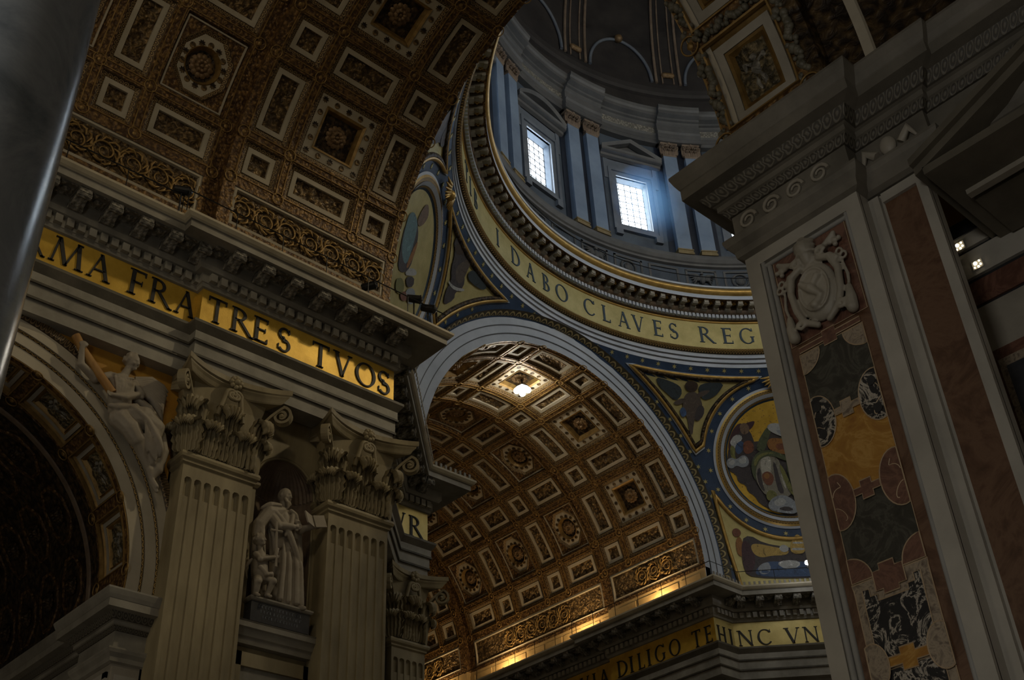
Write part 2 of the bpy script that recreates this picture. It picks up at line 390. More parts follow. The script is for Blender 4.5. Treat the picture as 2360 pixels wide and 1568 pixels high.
def coffer_parts(R, dx, da, kind, r0=0.27, r1=0.50, wf=0.22, mats=('egg_gilt', 'white_stucco', 'panel_gilt')):
    """shared meshes for one coffer cell (dx wide, da = arc length), local direction +y"""
    hx, ha = dx/2, da/2; P = {}
    if kind in ('sq', 'rect'):
        mb = MB(); strip(mb, R, (SQ, hx-r0, ha-r0, 0), (SQ, hx-r0-.02, ha-r0-.02, .10))
        strip(mb, R, (SQ, hx-r0-.02, ha-r0-.02, .10), (SQ, hx-r1, ha-r1, .20)); P['moulding'] = mb.mesh('moulding', mats[0])
        mb = MB(); strip(mb, R, (SQ, hx-r1, ha-r1, .14), (SQ, hx-r1-wf, ha-r1-wf, .14)); strip(mb, R, (SQ, hx-r1-wf, ha-r1-wf, .14), (SQ, hx-r1-wf, ha-r1-wf, .30))
        strip(mb, R, (SQ, hx-r1, ha-r1, .14), (SQ, hx-r1, ha-r1, .3))
        P['white_frame'] = mb.mesh('white_frame', mats[1])
        mb = MB(); fillgrid(mb, R, hx-r1-wf, ha-r1-wf, .28, max(8, int(dx*7)), max(8, int(da*7)), 0.09, 2.4, dx+da); P['panel'] = mb.mesh('panel', mats[2])
    elif kind == 'star':
        mb = MB(); strip(mb, R, (SQ, hx-r0, ha-r0, 0), (SQ, hx-r0-.02, ha-r0-.02, .10)); strip(mb, R, (SQ, hx-r0-.02, ha-r0-.02, .10), (SQ, hx-r1, ha-r1, .20)); P['moulding'] = mb.mesh('moulding', 'egg_gilt')
        mb = MB(); strip(mb, R, (SQ, hx-r1, ha-r1, .18), (SQ, hx-r1-.44, ha-r1-.44, .18)); P['white_frame'] = mb.mesh('white_frame', 'white_stucco')
        mb = MB(); q = r1+.44
        strip(mb, R, (SQ, hx-q, ha-q, .18), (SQ, hx-q, ha-q, .13)); strip(mb, R, (SQ, hx-q, ha-q, .13), (SQ, hx-q-.12, ha-q-.12, .2)); strip(mb, R, (SQ, hx-q-.12, ha-q-.12, .2), (SQ, hx-q-.22, ha-q-.22, .5)); P['inner_moulding'] = mb.mesh('inner_moulding', 'gold_dull')
        mb = MB(); fillgrid(mb, R, hx-q-.22, ha-q-.22, .5, 10, 10, 0.03, 3, 1); P['panel'] = mb.mesh('panel', 'bronze_dark')
    else:
        mb = MB(); strip(mb, R, (SQ, hx-r0, ha-r0, 0), (SQ, hx-r0-.06, ha-r0-.06, .22)); strip(mb, R, (SQ, hx-r0-.06, ha-r0-.06, .22), (OC, hx-.55, ha-.55, .22)); P['spandrel'] = mb.mesh('spandrel', 'rib_gilt')
        mb = MB(); strip(mb, R, (SQ, hx-.36, ha-.36, .22), (SQ, hx-.37, ha-.37, .15)); strip(mb, R, (SQ, hx-.37, ha-.37, .15), (SQ, hx-.44, ha-.44, .15)); strip(mb, R, (SQ, hx-.44, ha-.44, .15), (SQ, hx-.45, ha-.45, .22)); P['square_fillet'] = mb.mesh('square_fillet', 'white_stucco')
        mb = MB(); strip(mb, R, (OC, hx-.55, ha-.55, .22), (OC, hx-.60, ha-.60, .14)); strip(mb, R, (OC, hx-.60, ha-.60, .14), (OC, hx-.78, ha-.78, .30)); P['moulding'] = mb.mesh('moulding', 'egg_gilt')
        mb = MB(); strip(mb, R, (OC, hx-.78, ha-.78, .30), (CI, 0.86, 0.86, .30)); P['white_frame'] = mb.mesh('white_frame', 'white_stucco')
        mb = MB(); strip(mb, R, (CI, .86, .86, .30), (CI, .82, .82, .24)); strip(mb, R, (CI, .82, .82, .24), (CI, .68, .68, .56)); P['inner_moulding'] = mb.mesh('inner_moulding', 'gold_dull')
        mb = MB(); rows = [[cyl(p[0]*q*.68, p[1]*q*.68, R, .56) for p in CI]+[cyl(CI[0][0]*q*.68, CI[0][1]*q*.68, R, .56)] for q in (1, .5, 0.02)]; mb.grid(rows); P['panel'] = mb.mesh('panel', 'bronze_dark')
    return P
def scroll_panel(R, dx, da, centre=False):
    """long low panel with a white border and running acanthus scrolls"""
    hx, ha = dx/2, da/2; P = {}
    mb = MB(); strip(mb, R, (SQ, hx, ha, .05), (SQ, hx-.16, ha-.16, .0)); strip(mb, R, (SQ, hx-.16, ha-.16, .0), (SQ, hx-.2, ha-.2, .14)); P['white_frame'] = mb.mesh('white_frame', 'white_stucco')
    mb = MB(); fillgrid(mb, R, hx-.2, ha-.2, .14, 40, 10, .05, 3.0, 5); P['panel'] = mb.mesh('panel', 'panel_gilt')
    mb = MB(); n = max(2, int(dx/1.15)); r = ha*0.55
    for k in range(n):
        c = -hx+dx*(k+.5)/n
        if centre and abs(c) > dx*.22: continue
        sg = 1 if k % 2 else -1; path = []; rad = []
        for i in range(30):
            t = i/29; a = 2*pi*1.6*t*sg+pi/2*sg; q = r*(1-.8*t); path.append(cyl(c+q*cos(a), q*sin(a), R, .08)); rad.append(.06*(1-.6*t))
        mb.tube(path, rad, 6)
        for i in range(9):
            a = 2*pi*i/9; q = r*.98; path = [cyl(c+q*cos(a+sg*g*.9)*f, q*sin(a+sg*g*.9)*f*1.02, R, .08-.05*sin(pi*g)) for f, g in ((.8, 0), (1.08, .4), (1.22-.12*(i % 2), .75), (1.1, 1))]; mb.tube(path, [.03, .07, .05, .012], 5)
    mb.sm = True; P['acanthus_scroll'] = mb.mesh('acanthus_scroll', 'gold_dull')
    return P
ROWS = [12.83, 23.43, 41.92, 52.88, 71.27, 80.9, 99.1, 108.73, 127.12, 138.08, 156.57, 167.17]
def frame_matrix(axis, c, th):
    """place a coffer (local x along the vault axis, local +y outwards) at axis coordinate c and angle th"""
    if axis == 'x': return T(c, 0, ZS) @ RX(radians(th))
    return T(0, c, ZS) @ RZ(radians(-90)) @ RX(radians(th))
def build_bay(parent, axis, edges, R, bay, rows=range(11), lamp_at=None):
    """edges = column lines along the axis; bay True = octagons in the large cells"""
    ribs = MB(); fil = MB(); sgn = 1 if axis == 'x' else -1
    for ci in range(len(edges)-1):
        e0, e1 = edges[ci], edges[ci+1]; dx = abs(e1-e0); c = (e0+e1)/2; big_c = dx > 3
        for ri in rows:
            t0, t1 = ROWS[ri], ROWS[ri+1]; da = radians(t1-t0)*R; big_r = (t1-t0) > 14; th = (t0+t1)/2
            kind = ('oct' if bay else 'star') if (big_c and big_r) else ('sq' if not (big_c or big_r) else 'rect')
            key = (round(R, 2), round(dx, 2), round(da, 2), kind)
            P = shared(key, lambda: coffer_parts(R, dx, da, kind))
            M = frame_matrix(axis, c, th)
            # rib border of this cell
            mb = MB(); strip(mb, R, (SQ, dx/2, da/2, 0), (SQ, dx/2-.27, da/2-.27, 0))
            ribs.add([M @ Vector(v) for v in mb.v], mb.f)
            mb = MB(); strip(mb, R, (SQ, dx/2-.13, da/2-.13, .0), (SQ, dx/2-.135, da/2-.135, -.035)); strip(mb, R, (SQ, dx/2-.135, da/2-.135, -.035), (SQ, dx/2-.175, da/2-.175, -.035)); strip(mb, R, (SQ, dx/2-.175, da/2-.175, -.035), (SQ, dx/2-.18, da/2-.18, .0))
            fil.add([M @ Vector(v) for v in mb.v], mb.f)
            cf = inst('coffer', P['moulding'], M, parent)
            for nm, me in P.items():
                if nm == 'moulding': continue
                o = bpy.data.objects.new(nm, me); col.objects.link(o); o.parent = cf
            if kind in ('star', 'oct'):
                dep = .50 if kind == 'star' else .56
                o = bpy.data.objects.new('rosette', ROS_BIG if kind == 'star' else ROS); col.objects.link(o); o.parent = cf; o.location = (0, R+dep, 0)
                if kind == 'star':
                    hx, ha = dx/2-.72, da/2-.72
                    pts = [(-1+2*k/4, -1) for k in range(4)]+[(1, -1+2*k/4) for k in range(4)]+[(1-2*k/4, 1) for k in range(4)]+[(-1, 1-2*k/4) for k in range(4)]
                    pts = [(p[0]*hx, p[1]*ha, .18) for p in pts]
                else:
                    rr = (.86+min(dx, da)/2-.78)/2; pts = [(rr*cos(2*pi*(k+.5)/14), rr*sin(2*pi*(k+.5)/14), .30) for k in range(14)]
                for k, (s, a, d) in enumerate(pts):
                    o = bpy.data.objects.new('star' if k % 2 == 0 else 'disc', STAR if k % 2 == 0 else DISC); col.objects.link(o); o.parent = cf
                    o.matrix_local = RX(a/R) @ T(s, R+d-.005, 0)
    ob('gilded_rib_grid', ribs, 'rib_gilt', parent); ob('gilt_fillet_lines', fil, 'gold_dull', parent, kind='stuff')
    for e in edges:
        for ri in sorted(set(list(rows)+[r+1 for r in rows])):
            off = 0.0
            inst('boss', BOSS, frame_matrix(axis, e, ROWS[ri]) @ T(0, R, 0), parent)
    # low scroll panels at the foot of the vault, both sides
    lo, hi = min(edges), max(edges)
    for th in ((6.6, 173.4) if len(list(rows)) > 8 else (6.6,)):
        dx = hi-lo-.6; da = radians(9.4)*R
        P = shared(('scroll', round(R, 2), round(dx, 2), axis), lambda: scroll_panel(R, dx, da, axis == 'y'))
        M = frame_matrix(axis, (lo+hi)/2, th)
        cf = inst('scroll_panel', P['white_frame'], M, parent)
        for nm, me in P.items():
            if nm != 'white_frame':
                o = bpy.data.objects.new(nm, me); col.objects.link(o); o.parent = cf
    g = MB(); a0 = 0.3
    for t0, t1 in ((a0, 2.0), (11.2, 12.83)):
        for q0, q1 in ((t0, t1), (180-t1, 180-t0)):
            sweep_arch([(R, lo), (R, hi)], axis, 0, ZS, q0, q1, 2, g)
    for x0, x1 in ((lo, lo+.32), (hi-.32, hi)):
        for q0, q1 in ((1.9, 11.3), (168.7, 178.1)): sweep_arch([(R, x0), (R, x1)], axis, 0, ZS, q0, q1, 4, g)
    ob('gilded_border', g, 'rib_gilt', parent)

nave = empty('ceiling_nave', (-30, 0, ZS), 'dim brown-gilt coffered barrel vault of the nave, upper left', 'vault', kind='structure')
BAND = [22.433, 24.79, 28.88, 31.27]
BAY = [31.95, 35.6, 37.9, 41.3, 43.6, 47.25]
build_bay(nave, 'x', [-e for e in BAND], RV, False, range(11))
build_bay(nave, 'x', [-e for e in BAY], RB, True, range(11))
tr = empty('ceiling_transept', (0, 36, ZS), 'lamp-lit gilded coffered barrel vault seen through the great arch', 'vault', kind='structure')
build_bay(tr, 'y', BAND, RV, False)
build_bay(tr, 'y', BAY, RB, True)
build_bay(tr, 'y', [47.93, 50.32, 54.41, 56.77], RV, False)
def vault_edges(parent, axis, sg):
    g = MB()   # the plain steps between projecting bands and recessed bays, and the outer edges
    E = (XE+.17, 31.61, 47.6)
    sweep_arch([(RV, sg*BAND[0]), (RV, sg*(XE+.17))], axis, 0, ZS, 0, 180, 72, g)
    sweep_arch([(RV, sg*BAND[-1]), (RV, sg*31.55), (RB+.02, sg*31.57), (RB+.02, sg*31.95)], axis, 0, ZS, 0, 180, 72, g)
    sweep_arch([(RB+.02, sg*47.25), (RB+.02, sg*47.6), (RV, sg*47.62), (RV, sg*47.93)], axis, 0, ZS, 0, 180, 72, g)
    ob('rib_edge', g, 'rib_gilt', parent)
    s = MB(); sweep_arch([(13.6, sg*22.5), (13.6, sg*58)], axis, 0, ZS, 0, 180, 48, s); ob('shell', s, 'bronze_dark', parent)
vault_edges(nave, 'x', -1); vault_edges(tr, 'y', 1)
# wall at the foot of the vaults, above the cornice
for nm, parent, axis, sg in (('nave', nave, 'x', -1), ('tr', tr, 'y', 1)):
    g = MB()
    for side in (-1, 1):
        for a, b, w in ((22.3, 31.58, RV), (31.58, 47.6, RB), (47.6, 58, RV)):
            if axis == 'x': g.box(min(sg*a, sg*b), max(sg*a, sg*b), side*w if side > 0 else side*w-.5, side*w+.5 if side > 0 else side*w, 32.7, ZS+.1)
            else: g.box(side*w if side > 0 else side*w-.5, side*w+.5 if side > 0 else side*w, a, b, 32.7, ZS+.1)
    ob('attic_wall', g, 'white_stucco' if nm == 'nave' else 'ochre_stucco', parent)
    # pale rectangular slabs along that wall
    for side in ((1,) if nm == 'nave' else (1, -1)):
        for k in range(12 if nm == 'nave' else 16):
            a = 22.8+2.02*k
            w = (RV if (a+1 < 31.6 or a > 47.6) else RB)-.05
            m = MB()
            if axis == 'x': m.box(sg*(a+1.8), sg*a, side*w, side*w+.06, 33.5, 34.45)
            else: m.box(min(side*w, side*w+.06*side), max(side*w, side*w+.06*side), a, a+1.8, 33.5, 34.45)
            ob('wall_slab', m, 'white_stucco' if nm == 'nave' else 'ochre_stucco', parent)
tb = MB().box(-13.5, 13.5, 57.9, 58.3, 0, 49); sweep_arch
ob('end_wall', tb, 'travertine', tr)
# ================================================================== letters
def glyph(ch):
    K, H = 0.135, 0.05     # thick and thin strokes
    P = []
    def bar(x0, x1, y0, y1): P.append([(x0, y0), (x1, y0), (x1, y1), (x0, y1)])
    def stem(x, w=K, y0=0, y1=1):
        bar(x-w/2, x+w/2, y0, y1); ser(x, y0, w); ser(x, y1-.035, w)
    def ser(x, y, w): bar(x-w/2-.075, x+w/2+.075, y, y+.035)
    def ln(x0, y0, x1, y1, w): P.append([(x0-w/2, y0), (x0+w/2, y0), (x1+w/2, y1), (x1-w/2, y1)])
    def arc(cx, cy, rx, ry, a0, a1, tx, ty, n=18, f=None):
        O, I = [], []
        for k in range(n+1):
            a = radians(a0+(a1-a0)*k/n); g = f(k/n) if f else 1
            O.append((cx+rx*cos(a), cy+ry*sin(a))); I.append((cx+(rx-tx*g)*cos(a), cy+(ry-ty*g)*sin(a)))
        for k in range(n): P.append([O[k], O[k+1], I[k+1], I[k]])
    def tick(x, y, dx, dy): P.append([(x, y), (x+dx, y), (x+dx*.6, y+dy), (x+dx*.1, y+dy)])
    if ch == 'I': stem(.16); w = .32
    elif ch == 'T': stem(.4); bar(.02, .78, .945, 1.0); tick(.02, .945, .07, -.12); tick(.78, .945, -.07, -.12); w = .8
    elif ch == 'E': stem(.18); bar(.18, .6, .945, 1.0); bar(.18, .52, .49, .54); bar(.18, .62, 0, .055); tick(.6, .945, -.06, -.11); tick(.62, .055, -.06, .13); tick(.52, .49, -.04, -.07); tick(.52, .54, -.04, .07); w = .66
    elif ch == 'F': stem(.18); bar(.18, .6, .945, 1.0); bar(.18, .5, .49, .54); tick(.6, .945, -.06, -.12); tick(.5, .49, -.04, -.08); tick(.5, .54, -.04, .08); w = .62
    elif ch == 'L': stem(.18); bar(.18, .62, 0, .055); tick(.62, .055, -.06, .14); w = .66
    elif ch == 'H': stem(.18); stem(.78); bar(.2, .76, .49, .54); w = .96
    elif ch == 'A': ln(.12, 0, .45, 1.0, H+.01); ln(.76, 0, .45, 1.0, K); bar(.25, .64, .33, .38); ser(.12, 0, H); ser(.76, 0, K); w = .9
    elif ch == 'V': ln(.45, 0, .13, 1.0, K); ln(.45, 0, .77, 1.0, H+.01); ser(.13, .965, K); ser(.77, .965, H); w = .9
    elif ch == 'M': ln(.1, 0, .24, 1.0, H+.02); ln(.55, 0, .24, 1.0, K); ln(.55, 0, .88, 1.0, H+.02); ln(1.0, 0, .88, 1.0, K); ser(.1, 0, H); ser(1.0, 0, K); ser(.2, .965, H); ser(.92, .965, H); w = 1.14
    elif ch == 'N': ln(.16, 0, .16, 1.0, H+.02); ln(.82, 0, .16, 1.0, K); ln(.82, 0, .82, 1.0, H+.02); ser(.16, 0, H); ser(.12, .965, H); ser(.82, .965, H); w = .98
    elif ch == 'D': stem(.18); arc(.28, .5, .6, .5, -90, 90, K, H, 22); bar(.18, .3, .945, 1.0); bar(.18, .3, 0, .055); w = .92
    elif ch == 'O': arc(.5, .5, .48, .51, 0, 360, K, H, 36); w = 1.0
    elif ch == 'Q': arc(.5, .5, .48, .51, 0, 360, K, H, 36); ln(.95, -.2, .5, .08, .12); w = 1.0
    elif ch == 'C': arc(.52, .5, .48, .51, 40, 320, K, H, 30); tick(.84, .80, .06, .2); w = .92
    elif ch == 'G': arc(.52, .5, .48, .51, 40, 318, K, H, 30); bar(.77, .9, .1, .42); bar(.7, .97, .42, .455); tick(.84, .80, .06, .2); w = 1.0
    elif ch == 'R': stem(.18); arc(.3, .75, .33, .25, -90, 90, K*.9, H, 16); bar(.18, .32, .945, 1.0); bar(.18, .36, .5, .55); ln(.86, -.03, .38, .52, K); bar(.8, .98, -.03, .01); w = .9
    elif ch == 'B': stem(.18); arc(.28, .76, .28, .24, -90, 90, K*.85, H, 14); arc(.28, .27, .36, .27, -90, 90, K, H, 16); bar(.18, .3, .945, 1.0); bar(.18, .3, 0, .055); bar(.18, .34, .495, .55); w = .68
    elif ch == 'S':
        arc(.32, .74, .27, .265, 35, 262, K*.82, H*1.3, 18); arc(.32, .265, .29, .275, 82, -145, K*.88, H*1.3, 18); ln(.36, .40, .24, .62, K*1.15); tick(.5, .8, .06, .18); tick(.06, .26, .05, -.2); w = .64
    else: w = .5
    return P, w
def letter(parent, ch, M, height, width, mat, th=0.05):
    """letter with local u right, v up, w out; M maps (u,v,w) to the world"""
    P, w = glyph(ch); mb = MB(); sx = width/w
    for q, poly in enumerate(P):
        e = th
        F = [M @ Vector((x*sx, y*height, e)) for x, y in poly]; B = [M @ Vector((x*sx, y*height, 0)) for x, y in poly]
        mb.cap(F); mb.grid([B+[B[0]], F+[F[0]]])
    return ob('letter_'+ch.lower(), mb, mat, parent)
def basis(o, ex, ez, eo): return Matrix(((ex[0], ez[0], eo[0], o[0]), (ex[1], ez[1], eo[1], o[1]), (ex[2], ez[2], eo[2], o[2]), (0, 0, 0, 1)))

# ================================================================== great entablatures
ARCHITRAVE = [(-.9, ZA0), (0, ZA0), (0, 27.72), (.07, 27.76), (.07, 28.36), (.14, 28.40), (.14, 28.80)]
ARCH_TOP = [(.14, 28.80), (.18, 28.86), (.30, 29.04), (.34, 29.10), (.34, ZA1), (0, ZA1+.02)]
FRIEZE = [(0, ZA1), (0, ZF1)]
CORNICE = [(0, ZF1), (.10, 31.03), (.16, 31.16), (.20, 31.18), (.20, 31.62), (.44, 31.64), (.50, 31.72), (.56, 31.80), (.56, 32.28), (1.70, 32.28), (1.70, 32.58), (1.76, 32.60), (1.82, 32.70), (1.92, 32.80), (1.92, ZC1), (-.6, ZC1+.04)]
DENTIL = MB().box(-.14, .14, -.40, -.18, 31.22, 31.58).mesh('dentil', 'grey_stone')
def modillion_mesh():
    mb = MB(); pr = []
    for k in range(15):   # scrolled underside, profile in (out, z)
        t = k/14; o = .54+1.02*t; z = 31.86+.20*t-.10*sin(pi*2*t)*(1-t*.3)
        pr.append((o, z))
    L = [(-.24, -o, z) for o, z in pr]+[(-.24, -1.58, 32.29), (-.24, -.54, 32.29)]
    Rr = [(.24, y, z) for _, y, z in L]
    mb.cap(L); mb.cap(Rr[::-1]); mb.grid([L+[L[0]], Rr+[Rr[0]]])
    mb.tube([(-.27, -1.42, 32.02), (.27, -1.42, 32.02)], .13, 8); mb.tube([(-.27, -.72, 31.92), (.27, -.72, 31.92)], .16, 8)
    return mb
MODIL = modillion_mesh().mesh('modillion', 'carved_grey')
SOFF = MB()
SOFF.box(-.3, .3, -1.5, -.75, 32.22, 32.3); SOFF.ball((0, -1.12, 32.2), .2, 8, 5, (1, 1, .5))
SOFF_ME = SOFF.mesh('soffit_rosette', 'carved_grey')
def along(path, pitch, seglist, off=0.0, end=0.5):
    """matrices at even spacing along path segments; local -y is the outward side (right of travel)"""
    out = []
    for i in seglist:
        a, b = Vector((*path[i], 0)), Vector((*path[i+1], 0)); L = (b-a).length
        if L < .8: continue
        n = max(1, int((L+end)/pitch)); d = (b-a).normalized(); ang = atan2(d.y, d.x)
        for k in range(n):
            p = a+d*(L*(k+.5)/n); out.append(T(p.x, p.y, 0) @ RZ(ang) @ T(0, 0, 0))
    return out
def entablature(name, loc, label, path, segs, gold):
    e = empty(name, loc, label, 'entablature')
    ob('architrave', sweep(path, ARCHITRAVE, left=False), 'grey_stone', e); ob('architrave_cyma', sweep(path, ARCH_TOP, left=False), 'dark_cyma', e)
    for z, o in ((27.74, .075), (28.38, .145)):   # fillets between the fascias
        ob('fillet', sweep(path, [(o-.03, z-.05), (o+.025, z-.05), (o+.025, z+.05), (o-.03, z+.05)], left=False), 'dark_fillet', e)
    ob('frieze', sweep(path[:4]+[(path[3][0]*1.0001, path[3][1]+.02 if path[3][0] < 0 else path[3][1])], FRIEZE, left=False), gold, e); ob('crossing_frieze', sweep(path[3:], FRIEZE, left=False), 'frieze_pale', e)
    ob('cornice', sweep(path, CORNICE, left=False), 'grey_stone', e)
    ob('cornice_lip', sweep(path, [(1.75, 32.60), (1.84, 32.66), (1.94, 32.78), (1.94, ZC1+.01), (1.2, ZC1+.05)], left=False), 'pale_lip', e)
    for M in along(path, .46, segs): inst('dentil', DENTIL, M, e)
    ms = along(path, 1.28, segs)
    for M in ms: inst('modillion', MODIL, M, e)
    for A, B in zip(ms, ms[1:]):
        if (A.translation-B.translation).length < 1.7: inst('soffit_rosette', SOFF_ME, T(*((A.translation+B.translation)/2)) @ A.to_quaternion().to_matrix().to_4x4(), e)
    return e
PATH_SE = [(-52, YW), (-31.73, YW), (-31.73, YF), (-XE, YF), (-XE, 14.18), (-14.18, XE), (-12.2, XE), (-12.2, 31.73), (-YW, 31.73), (-YW, 58)]
PATH_SW = [(YW, 58), (YW, 31.73), (YF, 31.73), (YF, XE), (14.18, XE), (XE, 14.18), (XE, YF), (31, YF)]
ent_se = entablature('entablature', (-30, 12.2, ZA0), 'grey stone entablature with gold frieze reading MA FRATRES TVOS', PATH_SE, (0, 2, 3, 4, 5), 'mosaic_gold')
ent_sw = entablature('entablature', (18, 18, ZA0), 'grey stone entablature with gold frieze reading DILIGO TE HINC VN', PATH_SW, (0, 2, 3, 4), 'mosaic_gold')
B0, HL = 29.58, 1.18
EX, EZ = (1, 0, 0), (0, 0, 1)
for ch, x0, x1, y in (('R', -38.75, -37.95, YW), ('M', -37.76, -36.42, YW), ('A', -36.3, -35.33, YW), ('F', -34.68, -33.92, YW), ('R', -33.78, -32.81, YW), ('A', -32.66, -31.72, YW),
                      ('T', -31.47, -30.6, YF), ('R', -30.43, -29.38, YF), ('E', -29.4, -28.6, YF), ('S', -28.22, -27.52, YF), ('T', -26.5, -25.6, YF), ('V', -25.41, -24.4, YF), ('O', -24.25, -23.13, YF), ('S', -23.06, -22.33, YF)):
    letter(ent_se, ch, basis((x0, y-.004, B0 if y == YF else B0+.10), EX, EZ, (0, -1, 0)), HL, x1-x0, 'letter_black')
for ch, x0, x1 in (('V', -14.55, -13.72), ('R', -13.55, -12.5)):
    letter(ent_se, ch, basis((x0, XE-.004, 29.38), EX, EZ, (0, -1, 0)), 1.2, x1-x0, 'letter_black')
for ch, y0, y1, x in (('V', 35.2, 34.25, YW), ('I', 33.95, 33.6, YW), ('A', 33.3, 32.3, YW), ('D', 31.1, 30.05, YF), ('I', 29.9, 29.5, YF), ('L', 29.13, 28.45, YF), ('I', 28.24, 27.86, YF), ('G', 27.52, 26.53, YF), ('O', 26.2, 25.18, YF), ('T', 24.13, 23.35, YF), ('E', 23.06, 22.4, YF)):
    letter(ent_sw, ch, basis((x-.004, y0, 29.42 if x == YF else 29.5), (0, -1, 0), EZ, (-1, 0, 0)), 1.14, y0-y1, 'letter_black')
letter(ent_sw, 'H', basis((12.35, XE-.004, 29.3), EX, EZ, (0, -1, 0)), 1.2, .95, 'letter_black')
letter(ent_sw, 'I', basis((13.6, XE-.004, 29.3), EX, EZ, (0, -1, 0)), 1.2, .36, 'letter_black')
s2 = sqrt(.5)
for ch, x0, x1 in (('N', 14.3, 15.1), ('C', 15.24, 15.93), ('V', 16.55, 17.33), ('N', 17.42, 18.2), ('A', 18.4, 19.1)):
    letter(ent_sw, ch, basis((x0-.003, 36.31-x0-.003, 29.4), (s2, -s2, 0), EZ, (-s2, -s2, 0)), 1.06, (x1-x0)*sqrt(2), 'letter_black')

# ================================================================== pilasters with corinthian capitals
def leaf_mesh(w, h, reach, rows=18, cols=15, tip=.62):
    """acanthus leaf: broad, ribbed, with scalloped edges and a heavy curled lip"""
    ctl = [(-.06, 0), (-.12, .2), (-.15, .42), (-.2, .62), (-.32, .80), (-.52, .93), (-.76, .985), (-.95, .95), (-1.02, .86), (-.96, .78)]
    wid = [.78, .92, 1.0, 1.04, 1.02, .98, .92, .84, tip, tip*.7]
    R = []
    for i in range(rows):
        t = i/(rows-1)*(len(ctl)-1); k = min(int(t), len(ctl)-2); f = t-k
        y = ctl[k][0]*(1-f)+ctl[k+1][0]*f; z = ctl[k][1]*(1-f)+ctl[k+1][1]*f; ww = (wid[k]*(1-f)+wid[k+1]*f)*(1+(.10 if i % 3 == 1 else -.05 if i % 3 == 0 else .02))
        row = []
        for j in range(cols):
            u = -1+2*j/(cols-1); rib = .13*reach*cos(pi*6*u)*(1 if i > 0 else .4)
            row.append((w*ww*u, y*reach+.22*reach*u*u*(.4+.6*z)-rib, z*h+(.06*h*cos(pi*6*u)*.35-.07*h*u*u if i > rows*.62 else 0)))
        R.append(row)
    mb = MB(); mb.grid(R)
    back = [[(x*.96, y+.10, z-.02) for x, y, z in r] for r in R]; mb.grid([r[::-1] for r in back])
    for q in (0, -1): mb.grid([[r[q] for r in R], [r[q] for r in back]])
    mb.grid([R[-1], back[-1]]); mb.sm = True; return mb
LEAF_LO = leaf_mesh(.56, 1.3, .55, 22, 25).mesh('acanthus_leaf', 'fluted_stone')
LEAF_HI = leaf_mesh(.56, 2.2, .64, 24, 25).mesh('acanthus_leaf', 'fluted_stone')
def volute_mesh(big=True):
    """ribbon scroll: a band swept along a spiral"""
    mb = MB(); path = []; hw_ = .17 if big else .1
    if big:
        for k in range(9): t = k/8; path.append((-.12-.95*t**1.7, 1.55+1.38*t**.8))
        c = (-.98, 2.55)
        for k in range(34):
            t = k/33; a = radians(97)+2*pi*1.6*t; r = .40*(1-.82*t); path.append((c[0]+r*cos(a), c[1]+r*sin(a)))
    else:
        for k in range(6): t = k/5; path.append((-.25-.1*t, 1.9+.8*t))
    if big:
        rows = []
        for i, (y, z) in enumerate(path):
            q = hw_*(1-.35*i/len(path)); a, b = path[max(0, i-1)], path[min(len(path)-1, i+1)]; d = Vector((b[0]-a[0], b[1]-a[1])).normalized(); n_ = (-d.y*.055, d.x*.055)
            rows.append([(-q, y-n_[0], z-n_[1]), (q, y-n_[0], z-n_[1]), (q*1.0, y+n_[0], z+n_[1]), (-q*1.0, y+n_[0], z+n_[1])])
        mb.grid([r+[r[0]] for r in rows]); mb.ball((0, -.98, 2.55), .13, 8, 6, (1.5, 1, 1))
    else:
        P3 = [(.42-.22*k/5, -.34-.1*k/5, 1.75+.95*k/5) for k in range(6)]; rad = [.1]*6
        for k in range(24):
            t = k/23; a = radians(20)+2*pi*1.5*t; r = .25*(1-.8*t); P3.append((-.03+r*cos(a), -.48-.05*t, 2.72+r*sin(a))); rad.append(.09*(1-.4*t))
        mb.tube(P3, rad, 7); mb.sm = True
    return mb
VOL_B = volute_mesh(True).mesh('volute', 'fluted_stone'); VOL_S = volute_mesh(False).mesh('helix', 'fluted_stone')
_m = volute_mesh(False); _m.v = [(-x, y, z) for x, y, z in _m.v]; VOL_S2 = _m.mesh('helix', 'fluted_stone')
def fleuron():
    mb = MB()
    for k in range(8):
        a = 2*pi*k/8; mb.ball((.2*cos(a), -.05, .2*sin(a)), .11, 7, 5)
    mb.ball((0, -.12, 0), .13, 8, 6); mb.sm = True; return mb
FLEUR = fleuron().mesh('fleuron', 'fluted_stone')
def abacus_mesh(hw, out, z0, z1, depth):
    def outline(g):
        L = []
        for k in range(13):
            u = -1+2*k/12; L.append((u*(hw+g), -(out*(.34+.66*abs(u)**2.0)+g)))
        side = []
        for k in range(1, 6):
            u = k/6; side.append((hw+g-(hw*.16)*sin(pi*u*.5), -(out+g)+(out+depth+g)*u))
        return L+[(x, y) for x, y in side]+[(hw*.86, depth), (-hw*.86, depth)]+[(-x, y) for x, y in side[::-1]]
    mb = MB(); rows = []
    for g, z in ((-.30, z0), (-.24, z0+.05), (-.16, z0+.2), (-.08, z0+.3), (-.08, z0+.36), (0, z0+.4), (0, z1)): rows.append([(x, y, z) for x, y in outline(g)])
    rows = [r+[r[0]] for r in rows]; mb.grid(rows); mb.cap(rows[0][:-1][::-1]); mb.cap(rows[-1][:-1]); return mb
